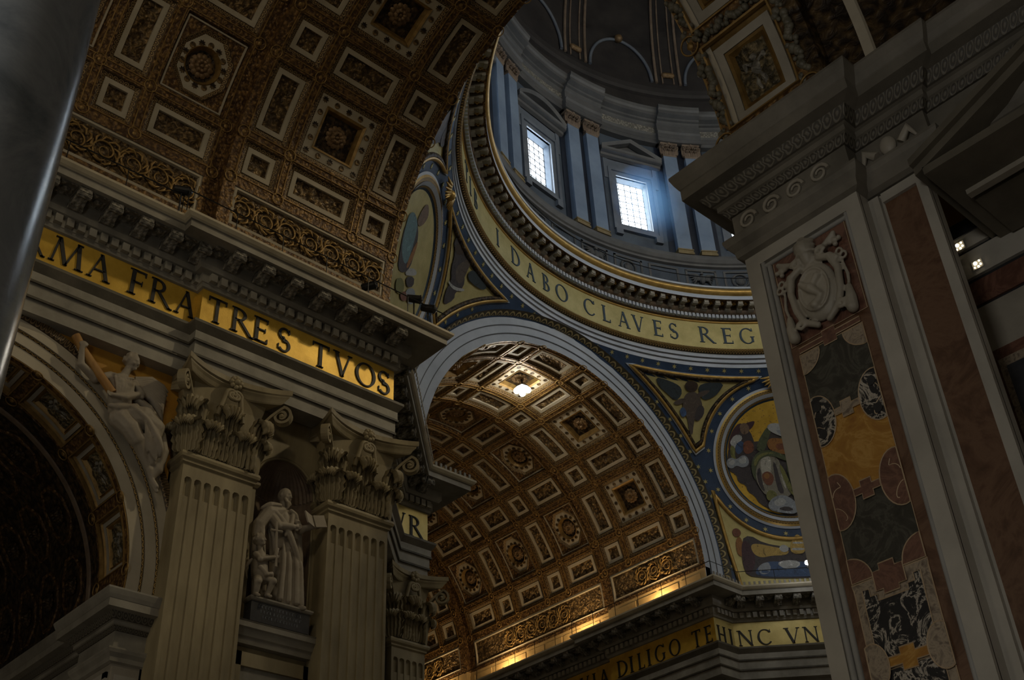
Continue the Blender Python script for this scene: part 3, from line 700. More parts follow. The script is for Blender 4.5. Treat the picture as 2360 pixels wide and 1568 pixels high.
def shaft_mesh(W_, z0, z1, n=7, depth=.95, flute=.15):
    """flat fluted pilaster shaft, face at y=0; flutes end in round heads below z1"""
    mb = MB(); hw = W_/2; pitch = W_/(n+.35); h = pitch*.36; zt = z1-.55-h
    xs = [-hw]
    for k in range(n):
        c = (k-(n-1)/2)*pitch
        for q in range(13): xs.append(c-h*cos(pi*q/12))
    xs.append(hw); zs = [z0, zt-.62, zt-.58, zt]+[zt+h*sin(pi/2*q/8) for q in range(1, 9)]+[z1]
    rows = []
    for z in zs:
        row = []
        for x in xs:
            k = round(x/pitch+(n-1)/2); k = max(0, min(n-1, k)); c = (k-(n-1)/2)*pitch; dz = max(0, z-zt); v = h*h-(x-c)**2-dz*dz; d = sqrt(v) if v > 1e-9 else 0.0
            if z < zt-.6: d = min(d, h*.30)
            row.append((x, d, z))
        rows.append(row)
    mb.grid(rows); mb.quad((-hw, 0, z0), (-hw, 0, z1), (-hw, depth, z1), (-hw, depth, z0)); mb.quad((hw, 0, z0), (hw, depth, z0), (hw, depth, z1), (hw, 0, z1)); return mb
def pilaster(name, base, label, W_, ang, n=7, z0=0.0, group=None, mat='fluted_stone'):
    """base = centre of the face at the floor; local -y is outward"""
    p = empty(name, base, label, 'pilaster', group); M = T(*base) @ RZ(ang)
    hw = W_/2
    key = ('shaft', W_, n)
    inst('shaft', shared(key, lambda: shaft_mesh(W_, z0, 23.1, n).mesh('shaft', mat)), M, p)
    def astr():
        path = [(-hw, .95), (-hw, 0), (hw, 0), (hw, .95)]
        return sweep(path, [(0, 23.05), (.08, 23.1), (.08, 23.2), (.17, 23.26), (.2, 23.36), (.17, 23.47), (.0, 23.53)], left=False).mesh('astragal', mat)
    inst('astragal', shared(('astr', W_), astr), M, p)
    def bell():
        mb = MB(); rows = []
        for g, z in ((0, 23.5), (-.04, 23.9), (-.02, 25.0), (.06, 26.0), (.2, 26.72)): rows.append([(-hw-g, .95, z), (-hw-g, -g, z), (hw+g, -g, z), (hw+g, .95, z)])
        mb.grid(rows); return mb.mesh('bell', mat)
    cap = inst('capital', shared(('bell', W_), bell), M, p, )
    C0 = M @ T(0, 0, 23.52); hs = hw/1.45
    def sub(nm, me, L):
        o = bpy.data.objects.new(nm, me); col.objects.link(o); o.parent = cap; o.matrix_local = T(0, 0, 23.52) @ L
    for x in ((-.70*hs, .70*hs) if hs > .9 else (-.5*hs, .5*hs)): sub('acanthus_leaf', LEAF_LO, T(x, -.12, 0))
    for x in ((-1.05*hs, 1.05*hs) if hs > .9 else ()): sub('stalk', shared('stalk', lambda: MB().tube([(0, -.2, 0), (0, -.3, 1.3), (.02, -.34, 1.75)], [.07, .09, .15], 7).mesh('stalk', mat)), T(x, 0, 0))
    for sx in (-1, 1):
        sub('acanthus_leaf', LEAF_LO, T(sx*hw, -.02, 0) @ RZ(sx*radians(50))); sub('acanthus_leaf', LEAF_HI, T(sx*(hw-.10), .0, 0.0) @ RZ(sx*radians(38)))
        sub('acanthus_leaf', LEAF_LO, T(sx*hw, .6, 0) @ RZ(sx*radians(90)))
        sub('volute', VOL_B, T(sx*(hw-.05), .1, 0) @ RZ(sx*radians(48)))
    sub('acanthus_leaf', LEAF_HI, T(0, -.08, 0.05)); sub('helix', VOL_S, T(.12, 0, 0)); sub('helix', VOL_S2, T(-.12, 0, 0)); sub('fleuron', FLEUR, T(0, -.50, 3.30))
    sub('abacus', shared(('abacus', W_), lambda: abacus_mesh(hw+.80, 1.02, 2.98, 3.6, .95).mesh('abacus', mat)), T(0, 0, 0))
    return p
pilaster('fluted_pilaster', (-30.1, YF, 0), 'tall fluted Corinthian pilaster between the statue niche and the angel', 2.9, 0)
pilaster('fluted_pilaster', (-23.75, YF, 0), 'tall fluted Corinthian pilaster right of the statue niche', 2.9, 0)
pilaster('fluted_pilaster', (-13.45, XE, 0), 'narrow grey fluted pilaster under the frieze corner reading VR', 2.1, 0, 5)
# ================================================================== crossing arches
RP = 26.3              # the pendentives lie on one sphere about the crossing at springing height
def great_arch(name, label, axis, sg):
    """archivolt on the crossing side of a vault; plane at sg*22.3 along the axis"""
    a = empty(name, (sg*22.3, 0, ZS) if axis == 'x' else (0, sg*22.3, ZS), label, 'arch')
    d = lambda q: sg*(22.30-q)
    for k, (ra, rb, o) in enumerate(((12.4, 12.95, .0), (13.0, 13.55, .06), (13.6, 14.2, .12))):
        ob('fascia', sweep_arch([(ra, d(o-.04)), (ra, d(o)), (rb, d(o)), (rb+.02, d(o-.1))], axis, 0, ZS, -3, 183, 124), 'pale_blue_stone', a)
    for ra, o in ((12.95, .03), (13.55, .09)):
        ob('bead_line', sweep_arch([(ra-.02, d(o)), (ra+.07, d(o+.02))], axis, 0, ZS, -3, 183, 124), 'bead_dark', a)
    ob('carved_border', sweep_arch([(14.2, d(.08)), (14.22, d(.30)), (14.46, d(.60))], axis, 0, ZS, -3, 183, 124), 'lace_gold', a)
    return a
great_arch('crossing_arch', 'pale blue-white arch framing the lamp-lit transept vault', 'y', 1)
great_arch('crossing_arch', 'arch ending the nave vault at the dome, its soffit edge seen from behind', 'x', -1)

# ================================================================== pendentives
def sph(az, el, off=0.0):
    a, e = radians(az), radians(el); r = RP-off
    return Vector((r*cos(e)*cos(a), r*cos(e)*sin(a), ZS+r*sin(e)))
class Pend:
    EL = 18.65
    def __init__(s, az): 
        s.az = az; a, e = radians(az), radians(s.EL)
        s.d = Vector((cos(e)*cos(a), cos(e)*sin(a), sin(e))); s.e1 = Vector((sin(a), -cos(a), 0)); s.e2 = Vector((-sin(e)*cos(a), -sin(e)*sin(a), cos(e)))
    def polar(s, al, ph, off=0.0):
        al = radians(al); q = s.d*cos(al)+(s.e1*cos(ph)+s.e2*sin(ph))*sin(al); return q*(RP-off)+Vector((0, 0, ZS))
    def ring(s, a0, a1, o0, o1, n=96, p0=0, p1=2*pi):
        mb = MB(); rows = []; acc = []
        for k in range(n+1):
            ph = p0+(p1-p0)*k/n; acc.append((ph-p0)*RP*sin(radians(a0))); rows.append([s.polar(a0, ph, o0), s.polar(a1, ph, o1)])
        mb.grid(rows, uvs=(acc, [0, 1])); return mb
GSTAR = MB()
_L = [((.2 if k % 2 == 0 else .075)*cos(pi*k/6+pi/2), (.2 if k % 2 == 0 else .075)*sin(pi*k/6+pi/2)) for k in range(12)]
GSTAR.cap([(x, y, .02) for x, y in _L]); GSTAR.grid([[(x, y, -.01) for x, y in _L+[_L[0]]], [(x, y, .02) for x, y in _L+[_L[0]]]])
GSTAR = GSTAR.mesh('gold_star', 'mosaic_gold_pale')
def star_at(p, parent):
    v = Vector(p)-Vector((0, 0, ZS)); z = -v.normalized(); x = Vector((0, 0, 1)).cross(z).normalized(); y = z.cross(x)
    M = Matrix(((x.x, y.x, z.x, p.x), (x.y, y.y, z.y, p.y), (x.z, y.z, z.z, p.z), (0, 0, 0, 1))); inst('gold_star', GSTAR, M, parent)
def fillpatch(A, B, n, off):
    """surface between two curves of equal count on the sphere"""
    mb = MB(); rows = []
    for p, q in zip(A, B):
        row = []
        for k in range(n+1):
            v = p.lerp(q, k/n)-Vector((0, 0, ZS)); v = v.normalized()*(RP-off); row.append(v+Vector((0, 0, ZS)))
        rows.append(row)
    mb.grid(rows); return mb
def arch_curve(P, side, r, z0, z1, n, off=0.0):
    """curve parallel to the neighbouring great arch; side +1 = the clockwise (right-hand) arch as seen from below"""
    az0 = P.az; L = []
    for k in range(n+1):
        z = z0+(z1-z0)*k/n; dz = z-ZS; x = sqrt(max(0, r*r-dz*dz)); y = sqrt(RP*RP-r*r)
        v = Vector((x, y, 0)); 
        # base case: arch on +y axis, pendentive at az 45
        ang = atan2(y, x)            # azimuth, 45..90
        a = radians(az0)+(ang-pi/4)*(-side); rr = hypot(x, y)
        L.append(Vector((rr*cos(a), rr*sin(a), z)))
    return [(v-Vector((0, 0, ZS))).normalized()*(RP-off)+Vector((0, 0, ZS)) for v in L]
def pendentive(az, label, sides=(-1, 1), ground='mosaic_gold'):
    P = Pend(az); pe = empty('pendentive', tuple(sph(az, -3)), label, 'pendentive'); P.root = pe
    rows = []
    for i in range(29):
        z = 32.7+(49.12-32.7)*i/28; rh = sqrt(RP*RP-(z-ZS)**2); m = 45-math.degrees(math.acos(min(1, 22.28/rh))); rows.append([(rh*cos(radians(az-m+2*m*k/30)), rh*sin(radians(az-m+2*m*k/30)), z) for k in range(31)])
    mb = MB(); mb.grid(rows); ob('blue_mosaic_shell', mb, 'mosaic_blue', pe, smooth=True)
    for nm, a0, a1, o0, o1, m in (('pale_ring', 11.6, 11.25, .05, .12, 'pale_blue_stone'), ('gold_ring', 11.25, 10.95, .12, .2, 'gold_plain'), ('carved_ring', 10.95, 10.5, .2, .22, 'bead_gold'), ('white_ring', 10.5, 9.9, .26, .14, 'pale_blue_stone'), ('gold_ring', 9.9, 9.6, .18, .1, 'bead_gold'), ('dark_ring', 9.6, 9.25, .08, .0, 'letter_blue')):
        ob(nm, P.ring(a0, a1, o0, o1), m, pe)
    mb = MB(); rows = [[P.polar(9.3*q, 2*pi*k/48, .03) for k in range(49)] for q in (1, .8, .6, .4, .2, .01)]; mb.grid(rows); P.gold = ob('medallion_ground', mb, ground, pe)
    # star bands
    for k in range(24): star_at(P.polar(12.35, 2*pi*(k+.5)/24, .02), pe)
    for k in range(23):
        a = az-37+74*k/22
        star_at(sph(a, 32.75, .02), pe)
    for side in sides:
        for p in arch_curve(P, side, 14.78, 35.2, 46.5, 11, .02): star_at(p, pe)
    # upper triangular panels
    P.tri = []
    def mcirc(p0, p1, n, al): return [P.polar(al, p0+(p1-p0)*k/n, .0) for k in range(n+1)]
    for side in sides:
        n = 20
        ph0, ph1 = (radians(78), radians(6)) if side > 0 else (radians(102), radians(174))
        med = mcirc(ph0, ph1, n, 13.25)                      # from the top corner round the medallion to the low corner
        top_el = 31.7
        arc = arch_curve(P, side, 15.0, med[-1].z-.15, ZS+RP*sin(radians(top_el)), n)   # from the low corner up the arch
        c_low = (med[-1]+arc[0])/2
        apex = arc[-1]; a_ap = math.degrees(atan2(apex.y, apex.x)); a_md = math.degrees(atan2(med[0].y, med[0].x))
        if a_ap < 0 and az > 90: a_ap += 360
        topc = [sph(a_ap+(a_md-a_ap)*k/n, top_el) for k in range(n+1)]
        loop = arc+topc[1:]+med[1:-1]
        ins = lambda p, o: (p-Vector((0, 0, ZS))).normalized()*(RP-o)+Vector((0, 0, ZS))
        cen = sum(loop, Vector())/len(loop)
        sh = lambda p, f, o: ins(p+(cen-p)*f, o)
        for nm, f, o, r, m in (('pale_edge', -.02, .03, .10, 'pale_blue_stone'), ('gold_frame', .03, .06, .16, 'gold_plain'), ('dark_frame', .12, .04, .18, 'bronze_dark')):
            mb = MB().tube([sh(p, f, o) for p in loop], r, 6, closed=True); ob(nm, mb, m, pe, smooth=True)
        mb = MB(); rows = []
        for f in (.08, .3, .5, .7, .9, .995): rows.append([sh(p, f, .015) for p in loop])
        rows = [r+[r[0]] for r in rows]; mb.grid(rows); ob('triangle_ground', mb, 'mosaic_gold_pale', pe)
        P.tri.append((side, cen))
    # lower panel between medallion and cornice
    n = 24; low = mcirc(radians(180+22), radians(360-22), n, 13.25); bot = [sph(az+(9.9-19.8*k/n), -2.6) for k in range(n+1)]
    def ins(p, o): return (p-Vector((0, 0, ZS))).normalized()*(RP-o)+Vector((0, 0, ZS))
    ob('lower_ground', fillpatch(low, bot, 8, .015), 'mosaic_gold_pale', pe)
    side1 = [low[0].lerp(bot[0], k/8) for k in range(9)]; side2 = [bot[-1].lerp(low[-1], k/8) for k in range(9)]
    loop = low[::-1]+side1[1:]+bot[1:]+side2[1:-1]
    for nm, o, r, m in (('gold_frame', .05, .16, 'gold_plain'),):
        ob(nm, MB().tube([ins(p, o) for p in loop], r, 6, closed=True), m, pe, smooth=True)
    # winged gilt head at the top of the medallion
    c = P.polar(12.3, pi/2, .35); t = P.e1; u = P.e2; o = -P.d
    mb = MB().ball(c+o*.1, .33, 10, 8); mb.sm = True; w = ob('gilt_head', mb, 'gold_plain', pe)
    for sg in (-1, 1):
        mb = MB()
        for k in range(6):
            L = 1.3-.13*k; a = radians(12-14*k); mb.tube([c+t*sg*.2, c+t*sg*(L*.5)*cos(a)+u*(L*.5*sin(a)+.14)+o*.1, c+t*sg*L*cos(a)+u*L*sin(a)], [.12, .15, .03], 6)
        ob('gilt_wing', mb, 'gold_plain', pe, smooth=True)
    return P
P_SW = pendentive(45, 'blue mosaic pendentive with seated evangelist roundel beside the marble pier')
P_SE = pendentive(135, 'blue mosaic pendentive seen edge-on beside the nave vault, with narrow oval roundel', ground='mosaic_gold_pale')

# ================================================================== ring entablature below the drum
ring = empty('dome_ring_entablature', (0, 0, 48.7), 'circular cornice and gold frieze reading DABO CLAVES REG under the dome', 'entablature')
SEG = 300
for prof in ([(22.6, 49.08), (21.96, 49.08), (21.96, 49.42)], [(21.96, 49.46), (21.86, 49.46), (21.86, 49.77)], [(21.86, 49.81), (21.76, 49.81), (21.76, 50.12)]):
    ob('fascia', sweep_rev(prof, 0, 360, SEG), 'pale_blue_stone', ring)
for r_, z_ in ((21.92, 49.44), (21.82, 49.79)): ob('bead_line', sweep_rev([(r_, z_-.05), (r_-.04, z_+.04)], 0, 360, SEG), 'bead_dark', ring)
ob('gold_bead', sweep_rev([(21.76, 50.12), (21.5, 50.18), (21.38, 50.3), (21.42, 50.42)], 0, 360, SEG), 'bead_gold', ring)
ob('text_frieze', sweep_rev([(21.42, 50.42), (21.42, 52.72)], 0, 360, SEG), 'mosaic_gold_pale', ring)
ob('gold_fillet', sweep_rev([(21.42, 52.70), (21.34, 52.74), (21.34, 52.84), (21.42, 52.88)], 0, 360, SEG), 'gold_plain', ring)
ob('dentil_course', sweep_rev([(21.42, 52.88), (21.22, 52.9), (21.22, 53.26), (21.0, 53.3), (20.9, 53.42), (20.9, 53.86)], 0, 360, SEG), 'brown_stone', ring)
ob('soffit', sweep_rev([(20.9, 53.86), (19.9, 53.86)], 0, 360, SEG), 'rib_gilt', ring)
ob('corona', sweep_rev([(19.9, 53.86), (19.9, 54.20)], 0, 360, SEG), 'pale_blue_stone', ring)
ob('gold_torus', sweep_rev([(19.9, 54.20), (19.82, 54.22)]+[(19.78-.14*sin(pi*k/8), 54.24+.5*k/8) for k in range(9)]+[(19.84, 54.78)], 0, 360, SEG), 'gold_plain', ring, smooth=True)
ob('pale_lip', sweep_rev([(19.84, 54.78), (19.74, 54.80), (19.70, 54.94), (22.5, 54.96)], 0, 360, SEG), 'pale_blue_stone', ring)
RD = MB().box(20.98, 21.22, -.105, .105, 52.94, 53.25).mesh('dentil', 'pale_blue_stone')
RMm = MB().box(20.05, 20.9, -.17, .17, 53.58, 53.86); RMm.box(20.1, 20.3, -.2, .2, 53.5, 53.64); RMm.box(20.6, 20.95, -.2, .2, 53.40, 53.6)
RMo = RMm.mesh('modillion', 'warm_grey')
GR = MB()
for a_ in range(4): GR.ball((20.4+.1*cos(pi/2*a_), .1*sin(pi/2*a_)+.45, 53.84), .085, 6, 4)
GRo = GR.mesh('gilt_rosette', 'gold_plain')
for k in range(54):
    a = radians(26+2.5*k); inst('modillion', RMo, RZ(a), ring); inst('gilt_rosette', GRo, RZ(a), ring)
for k in range(160): inst('dentil', RD, RZ(radians(26+.845*k)), ring)
def ring_letter(ch, az, w, h=1.42, z=50.88):
    P_, gw = glyph(ch); mb = MB(); sx = w/gw; R_ = 21.42
    for poly in P_:
        F = []; B = []
        for x, y in poly:
            a = radians(az)-x*sx/R_; F.append(((R_-.05)*cos(a), (R_-.05)*sin(a), z+y*h)); B.append((R_*cos(a), R_*sin(a), z+y*h))
        mb.cap(F); mb.grid([B+[B[0]], F+[F[0]]])
    ob('letter_'+ch.lower(), mb, 'letter_blue', ring)
for ch, a0, w in (('T', 131, .95), ('I', 127, .4), ('B', 124, .8), ('I', 112.9, .4), ('D', 107.4, 1.2), ('A', 102.3, 1.05), ('B', 97.4, .85), ('O', 93.6, 1.3), ('C', 86.2, 1.1), ('L', 81.6, .8), ('A', 77.8, 1.05), ('V', 74.4, 1.05), ('E', 69.8, .85), ('S', 66.2, .75), ('R', 59.9, 1.2), ('E', 55.1, .9), ('G', 51.5, 1.2), ('N', 46.5, 1.1)):
    ring_letter(ch, a0, w)

# railing on the ring
rail = empty('balcony_railing', (0, 0, 54.96), 'thin dark iron railing on the balcony ring below the drum windows', 'railing')
for z_, r_ in ((56.05, .035), (55.1, .025)):
    ob('handrail' if z_ > 56 else 'bottom_rail', MB().tube([(20.05*cos(radians(20+1.25*k)), 20.05*sin(radians(20+1.25*k)), z_) for k in range(112)], r_, 5), 'iron', rail)
mb = MB()
for k in range(400):
    a = radians(20+.35*k); x, y = 20.05*cos(a), 20.05*sin(a); mb.add([(x-.012, y, 54.95), (x+.012, y, 54.95), (x+.012, y, 56.05), (x-.012, y, 56.05), (x, y-.012, 54.95), (x, y+.012, 54.95), (x, y+.012, 56.05), (x, y-.012, 56.05)], [(0, 1, 2, 3), (4, 5, 6, 7)])
ob('balusters', mb, 'iron', rail, kind='stuff')

# ================================================================== drum
drum = empty('wall_drum', (0, 0, 55), 'blue-grey marble drum wall between the dome windows', 'wall', kind='structure')
WAZ = [20, 45, 70, 95, 120, 145]; rest = 9
WALL = WAZ+[145+235*(k+1)/rest for k in range(rest-1)]
WALL = [w for w in WALL]
HALF = math.degrees(1.40/21.3); Z0W, Z1W = 61.2, 66.42
edges = []
for i, w in enumerate(WALL):
    nx = WALL[(i+1) % len(WALL)]+(360 if i == len(WALL)-1 else 0)
    edges.append((w+HALF, nx-HALF))
mb = MB()
for a, b in edges: sweep_rev([(21.5, 54.9), (21.5, 71.2)], a, b, 16, mb)
for w in WALL:
    for z0, z1 in ((54.9, Z0W), (Z1W, 71.2)): sweep_rev([(21.5, z0), (21.5, z1)], w-HALF, w+HALF, 4, mb)
ob('wall_face', mb, 'drum_wall', drum)
# plinth course with mouldings and panels
for prof, m in (([(21.5, 55), (21.0, 55), (21.0, 55.35), (21.1, 55.4)], 'drum_stone'), ([(21.1, 55.4), (21.1, 57.7)], 'drum_wall'), ([(21.1, 57.7), (20.9, 57.8), (20.86, 57.95), (20.75, 58.05), (20.62, 58.3), (20.62, 58.5), (20.9, 58.55), (20.9, 58.9), (21.5, 58.95)], 'drum_stone')):
    ob('plinth_course', sweep_rev(prof, 0, 360, 200), m, drum)
def tframe(az, R): 
    a = radians(az); return Matrix(((sin(a), cos(a), 0, R*cos(a)), (-cos(a), sin(a), 0, R*sin(a)), (0, 0, 1, 0), (0, 0, 0, 1)))   # local x right, y outward
PANEL = MB()
for q0, q1, h0, h1, y0, y1 in ((-1.25, -1.08, 55.7, 57.5, -.1, 0), (1.08, 1.25, 55.7, 57.5, -.1, 0), (-1.25, 1.25, 57.33, 57.5, -.1, 0), (-1.25, 1.25, 55.7, 55.87, -.1, 0)): PANEL.box(q0, q1, y0, y1, h0, h1)
PANEL = PANEL.mesh('panel_frame', 'drum_stone')
OVAL = MB(); rows = []
for k in range(21):
    a = 2*pi*k/20; rows.append([((.62+.1*cos(b))*cos(a), -.05-.1*sin(b), 56.55+(.62+.1*cos(b))*sin(a)) for b in [2*pi*j/6 for j in range(6)]])
OVAL.grid(rows, True); OVAL.ball((0, 0, 56.55), .42, 10, 6, (1, .5, 1)); OVAL.sm = True; OVAL = OVAL.mesh('round_relief', 'drum_stone')
EAGLE = MB()
for sg in (-1, 1):
    for k in range(5): EAGLE.tube([(0, -.1, 56.5), (sg*.5, -.18, 56.9-.12*k), (sg*(1.1-.1*k), -.1, 57.0-.25*k)], [.12, .14, .03], 6)
EAGLE.ball((0, -.15, 56.5), .26, 8, 8, (1, .8, 1.7)); EAGLE.ball((0, -.2, 57.05), .14, 8, 6); EAGLE.sm = True; EAGLE = EAGLE.mesh('winged_relief', 'drum_stone')
for i in range(-1, 15):
    a = 20+8.33*i
    if 15 < a < 150:
        M = tframe(a+4.2, 21.1); inst('panel_frame', PANEL, M, drum); inst('round_relief' if i % 3 == 0 else 'winged_relief', OVAL if i % 3 == 0 else EAGLE, M, drum) if i % 3 < 2 else None
# paired pilasters
DPB = MB().box(-.66, .66, -.62, .3, 58.9, 59.1); DPB.box(-.62, .62, -.56, .3, 59.1, 59.3); DPB.box(-.66, .66, -.6, .3, 59.3, 59.42); DPB = DPB.mesh('base', 'dull_ochre')
DPS = MB().box(-.58, .58, -.5, .3, 59.42, 69.45).mesh('shaft', 'drum_pilaster')
def small_cap():
    mb = MB(); mb.box(-.6, .6, -.52, .3, 69.45, 69.6); mb.box(-.52, .52, -.44, .3, 69.6, 70.7)
    lf = leaf_mesh(.2, .62, .3, 9, 5)
    for x, z, s in ((-.38, 69.6, 1), (0, 69.6, 1), (.38, 69.6, 1), (-.2, 69.75, 1.35), (.2, 69.75, 1.35), (-.55, 69.75, 1.3), (.55, 69.75, 1.3)):
        mb.add([(x+vx*s, -.44+vy*s, z+vz*s) for vx, vy, vz in lf.v], lf.f)
    for sg in (-1, 1): mb.ball((sg*.58, -.55, 70.48), .2, 8, 6)
    mb.box(-.74, .74, -.68, .3, 70.68, 70.9); mb.ball((0, -.66, 70.78), .14, 7, 5); return mb
DPC = small_cap().mesh('capital', 'brown_stone')
PAIRS = [32.5, 57.5, 82.5, 107.5, 132.5]
GP = 'paired pilasters between the drum windows'
for pz, nmz in zip(PAIRS, ('hidden behind the marble pier', 'right of the triangular-pediment window', 'between the two bright drum windows', 'left of the round-pediment window', 'at the left end behind the nave vault')):
    for sg, w in ((1, 'left'), (-1, 'right')):
        a = pz+sg*2.62; M = tframe(a, 21.42)
        p = empty('drum_pilaster', tuple(M.translation+Vector((0, 0, 58.9))), 'pale blue drum pilaster, %s of the pair %s' % (w, nmz), 'pilaster', GP)
        inst('base', DPB, M, p); inst('shaft', DPS, M, p); inst('capital', DPC, M, p)
    ob('dark_marble_strip', sweep_rev([(21.40, 58.95), (21.40, 70.8)], pz-1.35, pz+1.35, 4), 'drum_dark', drum)
    for sg in (-1, 1): ob('dark_marble_strip', sweep_rev([(21.42, 58.95), (21.42, 70.8)], pz+sg*4.25, pz+sg*5.6, 3), 'drum_dark', drum)
# drum entablature, breaking forward over each pair
def dent_prof(q): return [(21.5, 70.88), (21.0-q, 70.88), (21.0-q, 71.25), (20.95-q, 71.28), (20.95-q, 71.75), (20.82-q, 71.9), (20.98-q, 71.95), (20.98-q, 72.75), (20.85-q, 72.85), (20.8-q, 73.05), (20.62-q, 73.1), (20.6-q, 73.3), (20.2-q, 73.4), (20.2-q, 73.75), (20.08-q, 73.9), (20.02-q, 74.2), (21.6, 74.25)]
ob('entablature', sweep_rev(dent_prof(0), 0, 360, 240), 'drum_stone', drum)
for pz in PAIRS:
    mb = sweep_rev(dent_prof(.42), pz-5.2, pz+5.2, 10); pr = dent_prof(.42)
    for e in (-5.2, 5.2):
        a = radians(pz+e); mb.cap([(r_*cos(a), r_*sin(a), z_) for r_, z_ in pr])
    ob('entablature_break', mb, 'drum_stone', drum)
ob('carved_frieze', sweep_rev([(20.96, 72.0), (20.96, 72.7)], 0, 360, 200), 'carved_grey', drum)
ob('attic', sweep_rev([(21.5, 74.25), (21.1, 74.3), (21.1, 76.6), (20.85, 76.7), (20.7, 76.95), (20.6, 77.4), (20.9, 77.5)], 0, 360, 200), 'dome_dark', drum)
# ------------------------------------------------------------------ windows
glow('daylight_pane', (0.76, 0.88, 1.0), WINDOW_LIGHT); glow('boosted_pane', (1.0, 0.90, 0.70), WINDOW_LIGHT*NORTH_BOOST)  # second glow is an added warm boost for the unseen north panes
def window(i, az, arched, full):
    a = radians(az); M = tframe(az, 21.5)
    w = empty('window_%d' % (i+1), tuple(M.translation+Vector((0, 0, Z0W))), None, None, kind='structure')
    hw = 1.40
    rev = MB()
    for x in (-hw, hw): rev.quad((x, -.05, Z0W), (x, .75, Z0W), (x, .75, Z1W), (x, -.05, Z1W))
    rev.quad((-hw, -.05, Z0W), (hw, -.05, Z0W), (hw, .75, Z0W), (-hw, .75, Z0W)); rev.quad((-hw, -.05, Z1W), (hw, -.05, Z1W), (hw, .75, Z1W), (-hw, .75, Z1W))
    inst('reveal', rev.mesh('reveal', 'drum_wall'), M, w)
    nc, nr = (5, 8) if full else (1, 1)
    pw, ph = 2*hw/nc, (Z1W-Z0W)/nr
    pane = shared(('pane', nc), lambda: MB().box(-pw/2, pw/2, 0, .02, 0, ph).mesh('pane', 'daylight_pane'))
    if 245 < az % 360 < 315: pane = shared(('pane', 'boosted'), lambda: MB().box(-pw/2, pw/2, 0, .02, 0, ph).mesh('pane', 'boosted_pane'))
    for c in range(nc):
        for r in range(nr): inst('pane', pane, M @ T(-hw+pw*(c+.5), .70, Z0W+ph*r), w)
    if full:
        for c in range(nc+1): inst('mullion', shared('mull', lambda: MB().box(-.024, .024, .64, .69, Z0W, Z1W).mesh('mullion', 'iron')), M @ T(-hw+pw*c, 0, 0), w)
        for r in range(nr+1): inst('glazing_bar', shared('gbar', lambda: MB().box(-hw, hw, .62, .69, -.010, .010).mesh('glazing_bar', 'iron')), M @ T(0, 0, Z0W+ph*r), w)
    # moulded surround
    def sur():
        mb = MB()
        for g, o, y in ((0, .42, -.16), (.42, .72, -.28)):
            for q in (-1, 1):
                x0, x1 = sorted((q*(hw+g), q*(hw+o))); mb.box(x0, x1, y, .1, Z0W-o*.9, Z1W+o)
            mb.box(-hw-g, hw+g, y, .1, Z1W+g, Z1W+o); mb.box(-hw-g, hw+g, y, .1, Z0W-o*.9, Z0W-g*.9)
        for q in (-1, 1): mb.box(min(q*2.05, q*2.45), max(q*2.05, q*2.45), -.2, .1, 65.9, 68.1)
        mb.box(-2.1, 2.1, -.12, .1, 67.1, 68.1)
        for q in (-1, 1): mb.box(q*1.75-.3, q*1.75+.3, -.35, .1, 60.0, 60.55)
        return mb.mesh('surround', 'frame_grey')
    inst('surround', shared('surround', sur), M, w)
    def pedi():
        mb = MB(); hw2 = 2.75
        pr = [(-.2, 68.05), (-.45, 68.15), (-.5, 68.35), (-.8, 68.42), (-.8, 68.6), (-.88, 68.72), (.1, 68.72)]
        mb.grid([[(x, y, z) for y, z in pr] for x in (-hw2, hw2)]); mb.cap([(-hw2, y, z) for y, z in pr]); mb.cap([(hw2, y, z) for y, z in pr][::-1])
        n = 16; pts = []
        for k in range(n+1):
            u = -1+2*k/n; h = (1.15*(1-u*u)+.05 if arched else 1.3*(1-abs(u))+.02); pts.append((u*hw2, 68.72+h))
        if not arched: pts = [(-hw2, 68.74), (0, 70.05), (hw2, 68.74)]
        rows = [[(x, y, z+dz) for y, dz in ((-.3, -.12), (-.75, -.1), (-.8, .02), (-.9, .2), (.1, .22))] for x, z in pts]
        mb.grid(rows); mb.cap([rows[0][k] for k in range(5)]); mb.cap([rows[-1][k] for k in range(5)][::-1])
        mb.cap([(x, -.22, z-.1) for x, z in pts]+[(hw2, -.22, 68.7), (-hw2, -.22, 68.7)])
        return mb.mesh('pediment', 'drum_stone')
    inst('pediment', shared(('ped', arched), pedi), M, w)
    return w
names = {2: 'triangular', 3: 'round'}
for i, az in enumerate(WALL):
    w = window(i, az, i % 2 == 1, i in (1, 2, 3, 4))
    nm = {1: 'drum window whose corner shows beside the marble pier', 2: 'brightest drum window, under a triangular pediment', 3: 'bright drum window under a round pediment, left of the brightest one', 4: 'drum window at the far left edge of the drum'}.get(i, 'drum window number %d round the dome, out of sight' % (i+1))
    tag(w, nm, 'window')
